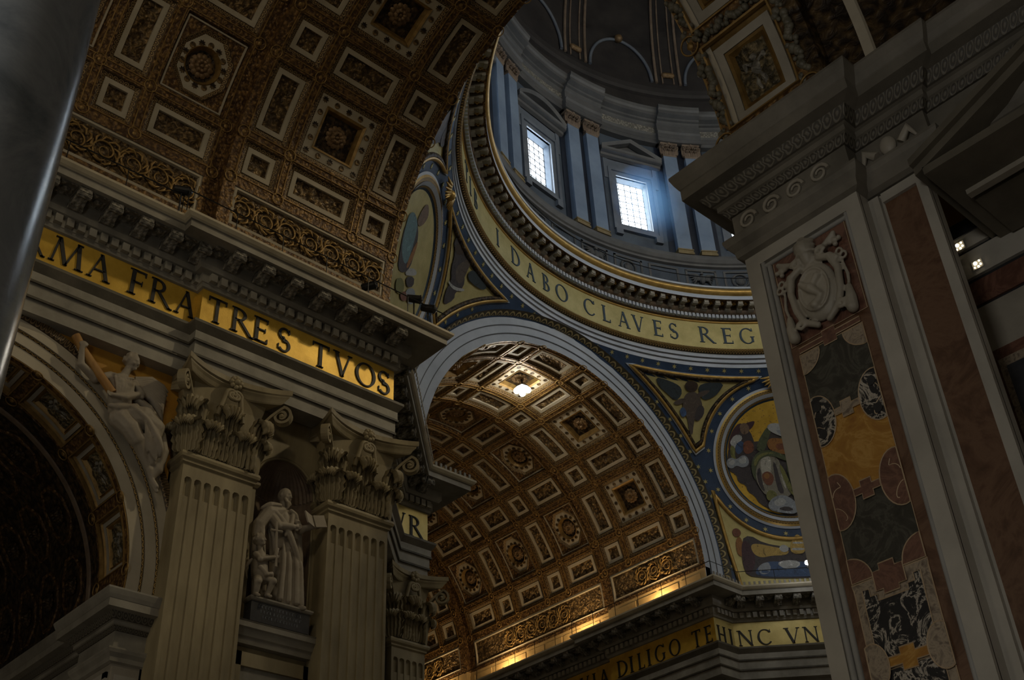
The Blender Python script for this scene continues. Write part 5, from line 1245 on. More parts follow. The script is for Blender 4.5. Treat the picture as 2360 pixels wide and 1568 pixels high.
# ================================================================== carved figures
class Clay:
    """tapered limbs and masses fused into one continuous surface"""
    def __init__(s): s.mb = MB()
    def limb(s, pts, rad, n=10):
        P = [Vector(p) for p in pts]; R = rad if isinstance(rad, (list, tuple)) else [rad]*len(P)
        s.mb.tube(P, R, n)
        for p, r in zip(P, R): s.mb.ball(p, r, n, 8)
        return s
    def fold(s, pts, rad, n=7):
        """smooth drapery ridge through the points"""
        P = [Vector(p) for p in pts]; R_ = list(rad); Q = []; W_ = []
        for i in range(len(P)-1):
            a, b, c_, d = P[max(0, i-1)], P[i], P[i+1], P[min(len(P)-1, i+2)]
            for k in range(6):
                t = k/6; Q.append(.5*((2*b)+(c_-a)*t+(2*a-5*b+4*c_-d)*t*t+(3*b-a-3*c_+d)*t**3)); W_.append(R_[i]*(1-t)+R_[i+1]*t)
        Q.append(P[-1]); W_.append(R_[-1]*.5); W_[0] *= .5; s.mb.tube(Q, W_, n); return s
    def mass(s, c, r, sc=(1, 1, 1), rot=None): s.mb.ball(c, r, 14, 10, sc, rot); return s
    def loft(s, secs, n=28, fold=0.0, nf=9, ph=0.0):
        """stacked elliptical sections (centre, rx, ry) with drapery folds"""
        rows = []
        for i, (c, rx, ry) in enumerate(secs):
            rows.append([(c[0]+rx*cos(2*pi*k/n)*(1+fold*(i/len(secs))*sin(nf*2*pi*k/n+ph+.35*i)), c[1]+ry*sin(2*pi*k/n)*(1+fold*(i/len(secs))*sin(nf*2*pi*k/n+ph+.35*i)), c[2]) for k in range(n)])
        s.mb.grid(rows, True); s.mb.cap(rows[0][::-1]); s.mb.cap(rows[-1]); return s
    def hand(s, w, d, side, r=.05, L=.26, up=Vector((0, 0, 1))):
        """palm and five bent fingers; w wrist, d direction of the fingers, side = spread direction"""
        w, d, side = Vector(w), Vector(d).normalized(), Vector(side).normalized(); nrm = d.cross(side).normalized()
        palm = w+d*L*.45; s.limb([w, palm], [r*1.5, r*1.7])
        for k, ln in enumerate((.85, 1.0, .95, .75)):
            b = palm+side*(k-1.5)*r*1.25; s.limb([b, b+d*L*.33*ln, b+d*L*.5*ln+nrm*L*.2], [r*.72, r*.66, r*.55], 7)
        s.limb([w+d*L*.2-side*r*1.4, w+d*L*.42-side*r*3.0, w+d*L*.62-side*r*3.0+nrm*L*.1], [r*.85, r*.75, r*.6], 7)
        return s
    def head(s, c, r, face, beard=0, hair=1.0, tilt=Vector((0, 0, 1))):
        """skull, brow, nose, mouth, ears and hair; face = viewing direction"""
        c = Vector(c); f = Vector(face).normalized(); t = tilt.normalized(); x = f.cross(t).normalized(); t = x.cross(f)
        M = Matrix((x, f, t)).transposed()
        pos = lambda a, b, cc: c+x*a*r+f*b*r+t*cc*r
        s.mb.ball(pos(0, 0, .12), r, 16, 12, (.80, .95, 1.08), M); s.mb.ball(pos(0, .22, -.45), r*.66, 12, 10, (.82, .9, 1.0), M)
        s.mb.ball(pos(0, .86, .22), r*.2, 8, 6, (2.4, .6, .5), M)
        s.limb([pos(0, .86, .15), pos(0, 1.04, -.2)], [r*.10, r*.16], 8); s.mb.ball(pos(0, .80, -.52), r*.17, 8, 6, (1.6, .8, .55), M); s.mb.ball(pos(0, .76, -.86), r*.2, 8, 6, (1, 1, .9), M)
        for e in (-1, 1):
            s.mb.ball(pos(e*.36, .74, .06), r*.12, 8, 6, (1.3, .7, .7), M); s.mb.ball(pos(e*.8, -.05, -.05), r*.22, 8, 6, (.5, .8, 1.2), M); s.mb.ball(pos(e*.42, .55, -.25), r*.3, 8, 6)
        if hair:
            rr = random.Random(5)
            for k in range(30):
                a = rr.uniform(0, 2*pi); b = rr.uniform(-.2, 1.0); q = sqrt(max(0, 1-b*b)); v = (q*cos(a)*.86, q*sin(a)*.95-.12, b*1.1+.12)
                if v[1] > .45 and v[2] < .75: continue
                s.mb.ball(pos(*v), r*.24*hair, 7, 5)
        if beard:
            for k in range(12):
                a = -1+2*k/11; s.limb([pos(a*.55, .55, -.6), pos(a*.5, .78, -1.0), pos(a*.28, .80, -1.35-.35*(1-abs(a))*beard)], [r*.2, r*.2, r*.09], 7)
        return s
    def build(s, name, mat, parent, voxel=.04, smooth=3):
        me = s.mb.mesh(name, mat); o = bpy.data.objects.new(name, me); col.objects.link(o)
        if parent is not None: o.parent = parent; o.location = -wloc(parent)
        m = o.modifiers.new('fuse', 'REMESH'); m.mode = 'VOXEL'; m.voxel_size = voxel; m.use_smooth_shade = True
        m = o.modifiers.new('soften', 'SMOOTH'); m.iterations = smooth; m.factor = .5
        return o
# ---------------------------------------------------------------- bearded saint in the niche
st = empty('saint_statue', (-26.75, 13.0, 18.8), 'pale stone statue of a bearded robed man holding an open book in the niche', 'statue')
c = Clay()
Y = 12.98
c.loft([((-26.55, Y+.02, 18.95), .66, .46), ((-26.56, Y, 19.3), .62, .44), ((-26.6, Y-.02, 20.2), .56, .42), ((-26.65, Y, 21.0), .52, .40), ((-26.72, Y+.04, 21.6), .50, .38), ((-26.8, Y+.06, 22.2), .60, .40), ((-26.85, Y+.08, 22.6), .66, .38), ((-26.85, Y+.08, 22.85), .42, .30), ((-26.82, Y+.05, 23.0), .2, .2)], 44, .12, 9)
c.limb([(-26.82, Y+.04, 22.9), (-26.80, Y, 23.2)], [.17, .16]); c.head((-26.80, Y-.04, 23.5), .30, (.55, -1, -.12), beard=1.3, hair=0)
# cape over the shoulders and down the left side
c.limb([(-26.9, Y-.1, 22.8), (-27.45, Y-.1, 22.6), (-27.8, Y-.05, 22.0), (-27.85, Y, 21.55)], [.2, .27, .26, .2]); c.limb([(-27.5, Y+.1, 22.5), (-27.75, Y+.15, 21.6), (-27.6, Y+.2, 20.6), (-27.4, Y+.2, 19.4)], [.26, .28, .26, .3])
c.limb([(-26.45, Y, 22.6), (-26.15, Y-.05, 21.9), (-25.98, Y+.05, 20.8), (-25.95, Y+.1, 19.4)], [.22, .24, .25, .28])
for k, (x0, x1) in enumerate(((-27.0, -26.95), (-26.75, -26.6), (-26.45, -26.25), (-26.25, -26.02))):   # long folds
    c.fold([(x0+.12, Y-.34, 21.5-.2*k), (x0+.15, Y-.44, 20.6), ((x0+x1)/2+.1, Y-.46, 19.8), (x1+.06, Y-.44, 18.98)], [.05, .10, .11, .13])
c.fold([(-27.35, Y-.2, 22.7), (-27.0, Y-.44, 22.2), (-26.6, Y-.50, 21.5), (-26.15, Y-.36, 20.7), (-25.95, Y-.2, 19.6)], [.09, .12, .13, .12, .08]); c.fold([(-26.5, Y-.28, 22.75), (-26.62, Y-.42, 22.2), (-26.9, Y-.48, 21.6)], [.07, .10, .07])
c.fold([(-27.75, Y-.15, 22.2), (-27.7, Y-.2, 21.3), (-27.5, Y-.1, 20.3), (-27.35, Y, 19.3)], [.1, .12, .12, .14]); c.fold([(-26.1, Y-.1, 22.1), (-25.92, Y-.1, 21.2), (-25.85, Y-.05, 20.0), (-25.9, Y, 19.2)], [.08, .1, .11, .12])
c.fold([(-27.0, Y-.25, 22.95), (-27.5, Y-.22, 22.85), (-27.85, Y-.1, 22.62)], [.08, .13, .05]); c.fold([(-26.65, Y-.25, 22.9), (-26.4, Y-.3, 22.7), (-26.25, Y-.3, 22.35)], [.07, .11, .06])
# arms
c.limb([(-27.35, Y-.1, 22.5), (-27.2, Y-.45, 21.95), (-26.7, Y-.62, 22.0)], [.2, .19, .13]); c.hand((-26.65, Y-.64, 22.02), (1, -.1, .2), (0, -.3, 1), .05, .3)
c.limb([(-26.35, Y-.1, 22.6), (-26.2, Y-.42, 22.1), (-25.85, Y-.6, 22.25)], [.2, .18, .12]); c.hand((-25.82, Y-.62, 22.26), (1, -.1, .25), (.2, -1, 0), .05, .3)
c.limb([(-26.05, Y-.3, 18.95), (-25.95, Y-.62, 18.9)], [.12, .09])   # foot
c.build('figure', 'statue_stone', st, .024, 2)
mb = MB()
for sg, a in ((-1, -.42), (1, .42)):
    ex = Vector((cos(a)*sg*.46, -sin(abs(a))*.3, .08)); ez = Vector((-.10, .12, .52)); o_ = Vector((-25.72, Y-.74, 22.2)); nn = ex.cross(ez).normalized()*.06
    q = [o_, o_+ex, o_+ex+ez, o_+ez]; q2 = [p+nn for p in q]; mb.cap(q); mb.cap(q2[::-1]); mb.grid([q+[q[0]], q2+[q2[0]]])
ob('open_book', mb, 'statue_stone', st)
# child beside him with a cross
ch = empty('child_statue', (-27.8, 12.6, 18.8), 'small pale stone child with wings holding a cross beside the bearded statue', 'statue')
c = Clay(); Y = 12.55
c.loft([((-27.74, Y, 19.55), .24, .22), ((-27.78, Y, 19.85), .29, .26), ((-27.8, Y, 20.15), .27, .25), ((-27.82, Y, 20.45), .27, .22), ((-27.84, Y, 20.62), .2, .17), ((-27.86, Y, 20.75), .1, .1)], 20, 0)
c.limb([(-27.86, Y, 20.7), (-27.92, Y-.02, 20.9)], .1); c.head((-27.95, Y-.03, 21.12), .235, (.6, -1, .15), hair=1.0)
c.limb([(-28.05, Y, 20.55), (-28.02, Y-.3, 20.25), (-27.5, Y-.36, 20.45)], [.12, .11, .08]); c.hand((-27.46, Y-.36, 20.47), (1, 0, .3), (0, -.3, 1), .03, .18)
c.limb([(-27.58, Y, 20.55), (-27.4, Y-.2, 20.4), (-27.35, Y-.3, 20.72)], [.12, .1, .075]); c.hand((-27.34, Y-.31, 20.75), (.1, 0, 1), (1, 0, 0), .03, .18)
c.limb([(-27.85, Y, 19.65), (-28.02, Y-.26, 19.4), (-27.98, Y-.12, 18.98), (-27.95, Y-.3, 18.86)], [.19, .15, .10, .07]); c.limb([(-27.62, Y, 19.65), (-27.4, Y-.28, 19.55), (-27.5, Y-.1, 19.05), (-27.46, Y-.28, 18.95)], [.19, .15, .10, .07])
c.limb([(-27.95, Y-.2, 20.0), (-27.7, Y-.3, 19.75), (-27.45, Y-.2, 19.85), (-27.3, Y, 19.5)], [.08, .1, .1, .06])
c.build('figure', 'statue_stone', ch, .025, 2)
for sg, x in ((-1, -28.2),):
    mb = MB()
    for k in range(5): mb.tube([(x+.1, Y+.15, 20.4), (x-.05-.02*k, Y+.2, 20.2-.05*k), (x-.12+.03*k, Y+.2, 19.9-.07*k)], [.06, .07, .015], 6)
    ob('wing', mb, 'statue_stone', ch, smooth=True)
mb = MB(); mb.tube([(-27.38, Y-.36, 20.1), (-27.50, Y-.36, 21.9)], .05, 6); mb.tube([(-27.72, Y-.36, 21.5), (-27.22, Y-.36, 21.56)], .05, 6); ob('cross', mb, 'statue_stone', ch)
pl = empty('statue_plinth', (-26.7, 12.9, 18.06), 'black plinth with a pale inscription under the bearded statue', 'plinth')
ob('block', MB().box(-28.05, -25.55, 12.55, 13.9, 18.02, 18.80), 'plinth_black', pl)
ob('cap_moulding', sweep([(-28.05, 13.7), (-28.05, 12.55), (-25.55, 12.55), (-25.55, 13.7)], [(-.3, 18.82), (0, 18.78), (.06, 18.8), (.1, 18.86), (.1, 18.92), (-.4, 18.94)], left=False), 'warm_grey', pl)
mb = MB(); rr = random.Random(11)
for r_ in range(3):
    x = -27.75+.1*r_; 
    while x < -25.9-.1*r_:
        w_ = rr.uniform(.05, .11); mb.box(x, x+w_*.35, 12.538, 12.552, 18.56-.19*r_, 18.67-.19*r_); 
        if rr.random() < .6: mb.box(x, x+w_, 12.538, 12.552, 18.655-.19*r_, 18.67-.19*r_)
        x += w_+.05
ob('inscription', mb, 'frame_grey', pl, kind='stuff')

# ---------------------------------------------------------------- reclining figure over the arch
an = empty('spandrel_figure', (-33.4, 12.9, 23), 'pale stone woman with wing-like drapery holding a wooden beam above the left arch', 'statue')
c = Clay(); Y = 12.85
c.loft([((-33.95, Y, 24.45), .42, .36), ((-34.08, Y, 24.85), .38, .33), ((-34.12, Y, 25.15), .36, .30), ((-34.1, Y-.04, 25.5), .44, .34), ((-34.12, Y-.02, 25.8), .50, .30), ((-34.12, Y, 26.0), .34, .24), ((-34.1, Y, 26.15), .16, .16)], 30, .04, 7)
c.limb([(-34.1, Y, 26.0), (-33.98, Y-.08, 26.4)], [.17, .15]); c.head((-33.9, Y-.14, 26.72), .30, (.75, -1, -.25), hair=1.05, tilt=Vector((-.18, 0, 1)))
c.mass((-34.28, Y-.3, 25.62), .17); c.mass((-33.95, Y-.32, 25.6), .17)
c.limb([(-34.55, Y, 25.9), (-35.1, Y-.05, 25.55), (-35.75, Y-.15, 25.85), (-35.88, Y-.3, 26.42)], [.19, .18, .15, .1]); c.hand((-35.88, Y-.32, 26.42), (.3, -.1, 1), (1, 0, -.2), .055, .34)
c.limb([(-33.65, Y, 25.9), (-33.38, Y-.2, 25.45), (-34.0, Y-.4, 25.0), (-34.45, Y-.42, 24.92)], [.22, .18, .13, .09]); c.hand((-34.45, Y-.42, 24.92), (-1, -.1, -.15), (0, -.4, -1), .05, .32)
# skirt over the knees, legs hanging along the arch
c.limb([(-33.85, Y, 24.5), (-33.2, Y-.35, 24.45), (-32.72, Y-.42, 24.15)], [.46, .44, .36]); c.limb([(-33.95, Y-.1, 24.3), (-33.6, Y-.3, 23.9), (-33.3, Y-.35, 23.5)], [.42, .36, .3])
c.limb([(-32.72, Y-.4, 24.1), (-32.7, Y-.3, 23.4), (-32.58, Y-.2, 22.9)], [.36, .3, .24]); c.limb([(-32.45, Y-.25, 24.0), (-32.25, Y-.25, 23.4), (-32.3, Y-.2, 22.7), (-32.45, Y-.15, 22.35)], [.26, .26, .22, .12])
c.limb([(-33.25, Y-.35, 23.5), (-32.95, Y-.25, 23.05), (-32.7, Y-.2, 22.7)], [.28, .2, .14])
c.limb([(-32.6, Y-.2, 22.6), (-32.45, Y-.15, 22.3), (-32.25, Y-.25, 22.0)], [.14, .1, .08]); c.limb([(-32.4, Y-.1, 22.2), (-32.2, Y-.2, 21.85)], [.09, .07])
for k in range(6):
    c.fold([(-33.9+.12*k, Y-.4, 24.75-.05*k), (-33.5+.14*k, Y-.66, 24.45-.1*k), (-33.0+.1*k, Y-.7, 24.0-.14*k), (-32.75+.06*k, Y-.5, 23.3-.06*k)], [.06, .09, .09, .06], 7)
c.limb([(-34.45, Y-.2, 24.6), (-34.2, Y-.42, 24.5), (-33.6, Y-.5, 24.75), (-33.1, Y-.4, 24.6)], [.09, .12, .1, .06], 7)
for k in range(7):   # bodice and sleeve folds
    c.fold([(-34.5+.13*k, Y-.26-.05*sin(pi*k/6), 25.85), (-34.42+.11*k, Y-.36-.06*sin(pi*k/6), 25.45), (-34.34+.08*k, Y-.33, 25.0)], [.045, .055, .04], 6)
c.limb([(-34.5, Y-.2, 25.95), (-34.2, Y-.34, 25.82), (-33.8, Y-.3, 25.95)], [.05, .06, .05], 6); c.limb([(-34.5, Y-.25, 24.95), (-34.1, Y-.38, 24.9), (-33.75, Y-.3, 24.95)], [.06, .07, .06], 6)
for k in range(4): c.limb([(-33.7+.07*k, Y-.15-.05*k, 25.85-.1*k), (-33.45+.03*k, Y-.3, 25.6-.1*k)], [.07, .08], 6)
for k in range(5): c.fold([(-33.3+.12*k, Y-.72+.03*k, 24.35-.08*k), (-33.15+.12*k, Y-.66, 23.8-.08*k), (-32.95+.1*k, Y-.5, 23.2-.1*k)], [.04, .06, .05], 6)
c.build('figure', 'statue_stone', an, .035, 1)
for k in range(9):   # wind-blown cloak behind the shoulder
    t = k/8; c2 = [(-33.6, Y+.05, 26.2-.5*t), (-33.0+.1*t, Y-.02, 26.35-.75*t), (-32.55+.1*sin(3*t), Y-.05, 26.2-1.05*t), (-32.3+.05*cos(5*t), Y+.05, 26.15-1.4*t)]
    ob('cloak_fold', MB().tube(c2, [.1, .15, .14, .05], 7), 'statue_stone', an, smooth=True)
c2 = [(-33.5, Y-.1, 25.3), (-33.0, Y-.2, 25.0), (-32.5, Y-.15, 24.6), (-32.3, Y, 24.2)]; ob('cloak_fold', MB().tube(c2, [.14, .17, .14, .05], 7), 'statue_stone', an, smooth=True)
ob('wooden_beam', MB().tube([(-36.12, 12.78, 27.0), (-35.73, 12.72, 26.42), (-34.5, 12.5, 25.02)], .16, 12), 'wood_beam', an, smooth=True)

# ---------------------------------------------------------------- carved arms on the marble pier
ar = empty('carved_arms', (FX, YC, 13.3), 'carved stone shield with crossed keys near the top of the marble pier', 'coat of arms')
def q3(a, z, o=0.0): return (FX+.06-o, YC-a, z)
c = Clay()
MS = None
c.mb.ball(q3(.03, 14.0, .05), .5, 20, 14, (.34, .82, 1.22))
for sg in (-1, 1):
    c.limb([q3(sg*.2+.03, 14.62, .12), q3(sg*.42+.03, 14.5, .14), q3(sg*.5+.03, 14.2, .12), q3(sg*.46+.03, 13.8, .12), q3(sg*.36+.03, 13.5, .12), q3(sg*.12+.03, 13.32, .12)], [.07, .085, .07, .07, .075, .06], 8)
    for ca, cz, r_ in ((sg*.26+.03, 14.72, .1), (sg*.47+.03, 14.4, .085), (sg*.42+.03, 13.45, .09)):
        c.limb([q3(ca+r_*(1-.5*t)*cos(8*t)*sg, cz+r_*(1-.5*t)*sin(8*t), .16) for t in [i/10 for i in range(11)]], .035, 7)
    # keys: shaft, looped bow, bit with cross
    c.limb([q3(-sg*.1, 14.55, .08), q3(sg*.52, 14.9, .1), q3(sg*.60, 14.96, .1)], [.06, .055, .05], 8)
    z0 = 14.45; a0 = sg*.62
    for j in range(3):
        an_ = 2*pi*j/3+pi/2; c.limb([q3(a0+.07*cos(an_)+.06*cos(2*pi*i/10), z0+.07*sin(an_)+.07*sin(2*pi*i/10), .1) for i in range(11)], .028, 6)
    for da, dz in ((0, .0), (.09, 0), (-.09, 0), (0, .09), (0, -.09)): c.mass(q3(sg*.58+da, 14.82+dz, .08), .05)
    # cords and tassels
    c.limb([q3(sg*.62, 14.3, .06), q3(sg*.66, 14.0, .07), q3(sg*.62, 13.75, .07)], [.03, .035, .03], 7); c.limb([q3(sg*.62, 13.75, .08), q3(sg*.62, 13.52, .1), q3(sg*.60, 13.32, .1)], [.06, .1, .11], 9)
c.limb([q3(0, 14.7, .08), q3(0, 14.95, .12), q3(-.02, 15.12, .1)], [.12, .2, .12], 12)   # tiara
for z in (14.82, 14.95, 15.06): c.limb([q3(.2*cos(t), z, .12+.12*sin(t)) for t in [pi*i/8 for i in range(9)]], .03, 6)
c.limb([q3(.03+.3*cos(2*pi*i/24), 14.0+.44*sin(2*pi*i/24), .2) for i in range(25)], .025, 6)   # oval rim
c.limb([q3(-.15, 14.15, .22), q3(.0, 14.0, .25), q3(.15, 13.8, .22)], [.06, .1, .05], 8); c.limb([q3(.0, 14.0, .24), q3(.16, 14.2, .23), q3(.24, 14.22, .2)], [.06, .07, .03], 8); c.mass(q3(-.18, 14.2, .22), .06); c.limb([q3(.1, 13.75, .2), q3(.0, 13.66, .22), q3(-.12, 13.7, .2)], [.07, .09, .05], 8)
c.build('relief', 'warm_grey', ar, .02, 1)
# ================================================================== lamps, rails and small fittings
glow('lamp_warm', (1.0, 0.78, 0.42), 60.0); glow('lamp_white', (1.0, 0.95, 0.82), 90.0); glow('lamp_cool', (0.95, 0.97, 1.0), 60.0)
def cornice_lamp(y, label, power):
    l = empty('floodlight', (11.5, y, 32.97), label, 'lamp', 'floodlights on the transept cornice')
    ob('housing', MB().box(11.35, 11.65, y-.4, y+.4, 32.97, 33.2), 'iron', l)
    ob('lit_lens', MB().box(11.65, 11.68, y-.36, y+.36, 33.0, 33.18), 'lamp_warm', l)
    ob('bracket', MB().box(11.4, 11.6, y-.48, y-.42, 32.97, 33.3), 'iron', l)
    L = bpy.data.lights.new('floodlight_beam', 'AREA'); L.shape = 'RECTANGLE'; L.size = .6; L.size_y = .2; L.energy = power; L.color = (1.0, .68, .34)
    o = bpy.data.objects.new('floodlight_beam', L); col.objects.link(o); o.location = (11.75, y, 33.12)
    o.rotation_euler = (Vector((1.0, 0, 1.15))).to_track_quat('-Z', 'Y').to_euler()
    # assumed unseen lamp mirrored on the opposite cornice lights this side of the vault
    L2 = bpy.data.lights.new('floodlight_beam', 'AREA'); L2.shape = 'RECTANGLE'; L2.size = 1.0; L2.size_y = .2; L2.energy = power*LAMP_FAR; L2.color = (1.0, .72, .42)
    o = bpy.data.objects.new('floodlight_beam', L2); col.objects.link(o); o.location = (-11.0, y, 33.3)
    o.rotation_euler = (Vector((.6, 0, 1.0))).to_track_quat('-Z', 'Y').to_euler()
LAMP_FAR = 0.28
for y, nm in ((26.3, 'warm floodlight on the transept cornice nearest the crossing arch'), (34.2, 'second warm floodlight along the transept cornice'), (42.6, 'third warm floodlight along the transept cornice'), (50.6, 'warm floodlight farthest down the transept cornice')):
    cornice_lamp(y, nm, 150)
# cluster lamp hanging at the crown of the transept vault
cl2 = empty('cluster_lamp', (0, 26.6, 46.2), 'dazzling white cluster lamp at the crown of the transept vault', 'lamp')
ob('stem', MB().tube([(0, 26.6, 46.5), (0, 26.6, 47.3)], .05, 6), 'iron', cl2)
ob('mounting_plate', MB().lathe([(0, 46.62), (.5, 46.6), (.5, 46.52), (0, 46.5)], (0, 26.6, 0), 20), 'iron', cl2)
for dx, dy in ((-.28, -.28), (.28, -.28), (-.28, .28), (.28, .28)): ob('bulb_or_glint', MB().ball((dx, 26.6+dy, 46.36), .22, 12, 8), 'lamp_white', cl2, smooth=True)
P_ = bpy.data.lights.new('cluster_light', 'POINT'); P_.energy = 75; P_.color = (1, .9, .72); P_.shadow_soft_size = .4
o = bpy.data.objects.new('cluster_light', P_); col.objects.link(o); o.location = (0, 26.6, 45.9)
# small bright lamp on the pier cornice by the roundel
sl = empty('point_lamp', (14.75, 15.85, 32.95), 'tiny bright white lamp on the cornice below the roundel', 'lamp')
ob('stand', MB().tube([(14.8, 15.9, 32.92), (14.8, 15.9, 33.2)], .05, 6), 'iron', sl); ob('bulb_or_glint', MB().ball((14.8, 15.86, 33.32), .16, 10, 8), 'lamp_cool', sl, smooth=True)
# added glowing balls imitating lamp reflections in the polished aisle wall
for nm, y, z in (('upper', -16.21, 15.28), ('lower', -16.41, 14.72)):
    l = empty('wall_glint', (-30.5, y, z), '%s of the two small added glow spots imitating lamp reflections on the dark aisle wall' % nm, 'lamp', 'imitated lamp reflections on the aisle wall')
    ob('glint_plate', MB().box(-30.45, -30.42, y-.10, y+.10, z-.09, z+.09), 'pier_white', l)
    for dy, dz, r_ in ((.03, .03, .035), (-.05, .05, .017), (.06, -.05, .016), (-.01, -.06, .02), (-.06, -.03, .018)): ob('bulb_or_glint', MB().ball((-30.46, y+dy, z+dz), r_, 8, 6), 'glint_glow', l, smooth=True) if 'glint_glow' in MAT else (glow('glint_glow', (1, .86, .6), 7.0), ob('bulb_or_glint', MB().ball((-30.46, y+dy, z+dz), r_, 8, 6), 'glint_glow', l, smooth=True))
# spotlights on the nave cornice
def spot(x, y, z, label, aim):
    s_ = empty('spotlight', (x, y, 32.95), label, 'spotlight', 'spotlights on the nave cornice'); a = Vector(aim).normalized(); c0 = Vector((x, y, z))
    ob('barrel', MB().tube([c0-a*.32, c0+a*.26, c0+a*.30], [.17, .2, .23], 12), 'iron', s_); ob('yoke', MB().tube([(x, y, 32.95), (x, y, z)], .035, 6), 'iron', s_)
    ob('lens', MB().ball(c0+a*.27, .17, 10, 6, (1, 1, 1)), 'plinth_black', s_)
spot(-33.85, 10.9, 34.15, 'black spotlight on the nave cornice below the octagon coffers', (1, -.3, .1))
spot(-24.6, 10.9, 33.85, 'small black spotlight on the nave cornice near its right end', (.6, -.6, .2))
spot(-22.2, 10.7, 34.2, 'black spotlight in front of the edge-on roundel', (.8, -.4, 0))
spot(-21.45, 10.6, 33.95, 'black spotlight at the corner of the nave cornice', (.5, -.5, -.2))
def cornice_rail(name, label, pts, step=2.1, h=1.05):
    r = empty(name, pts[0], label, 'railing'); P = [Vector(p) for p in pts]
    ob('handrail', MB().tube([p+Vector((0, 0, h)) for p in P], .028, 5), 'iron', r)
    for a, b in zip(P, P[1:]):
        n = max(1, int((b-a).length/step))
        for k in range(n): p = a.lerp(b, k/n); ob('post', MB().tube([p, p+Vector((0, 0, h))], .022, 5), 'iron', r)
cornice_rail('cornice_railing', 'thin iron railing along the nave cornice', [(-48, 10.95, 32.92), (-33.7, 10.95, 32.92), (-33.7, 10.5, 32.92), (-20.5, 10.5, 32.92)])
cornice_rail('cornice_railing', 'thin iron railing along the lamp-lit transept cornice', [(10.95, 58, 32.92), (10.95, 33.6, 32.92), (10.5, 33.6, 32.92), (10.5, 20.5, 32.92), (13.4, 20.5, 32.92), (20.4, 13.5, 32.92)])
# bird-proof toothed strips standing on the cornice edges
def teeth(name, label, path, step=.34):
    t = empty(name, (path[0][0], path[0][1], 32.9), label, 'edge strip'); mb = MB()
    for a, b in zip(path, path[1:]):
        A, B = Vector((*a, 0)), Vector((*b, 0)); n = int((B-A).length/step); d = (B-A).normalized()
        for k in range(n): p = A+d*(step*(k+.3)); mb.add([(p.x, p.y, 32.9), (p.x+d.x*.14, p.y+d.y*.14, 32.9), (p.x+d.x*.14, p.y+d.y*.14, 33.14), (p.x, p.y, 33.14), (p.x-d.y*.06, p.y+d.x*.06, 32.9), (p.x-d.y*.06, p.y+d.x*.06, 33.14)], [(0, 1, 2, 3), (0, 4, 5, 3)])
    ob('teeth', mb, 'grey_stone', t, kind='stuff')
teeth('edge_teeth', 'row of small pale teeth on the cornice corner above the VR frieze', [(-20.1, 13.3), (-13.3, 20.2), (-10.4, 20.2)])
teeth('edge_teeth', 'row of small pale teeth on the cornice edge below the roundel', [(10.3, 20.25), (13.4, 20.25), (20.3, 13.4)])
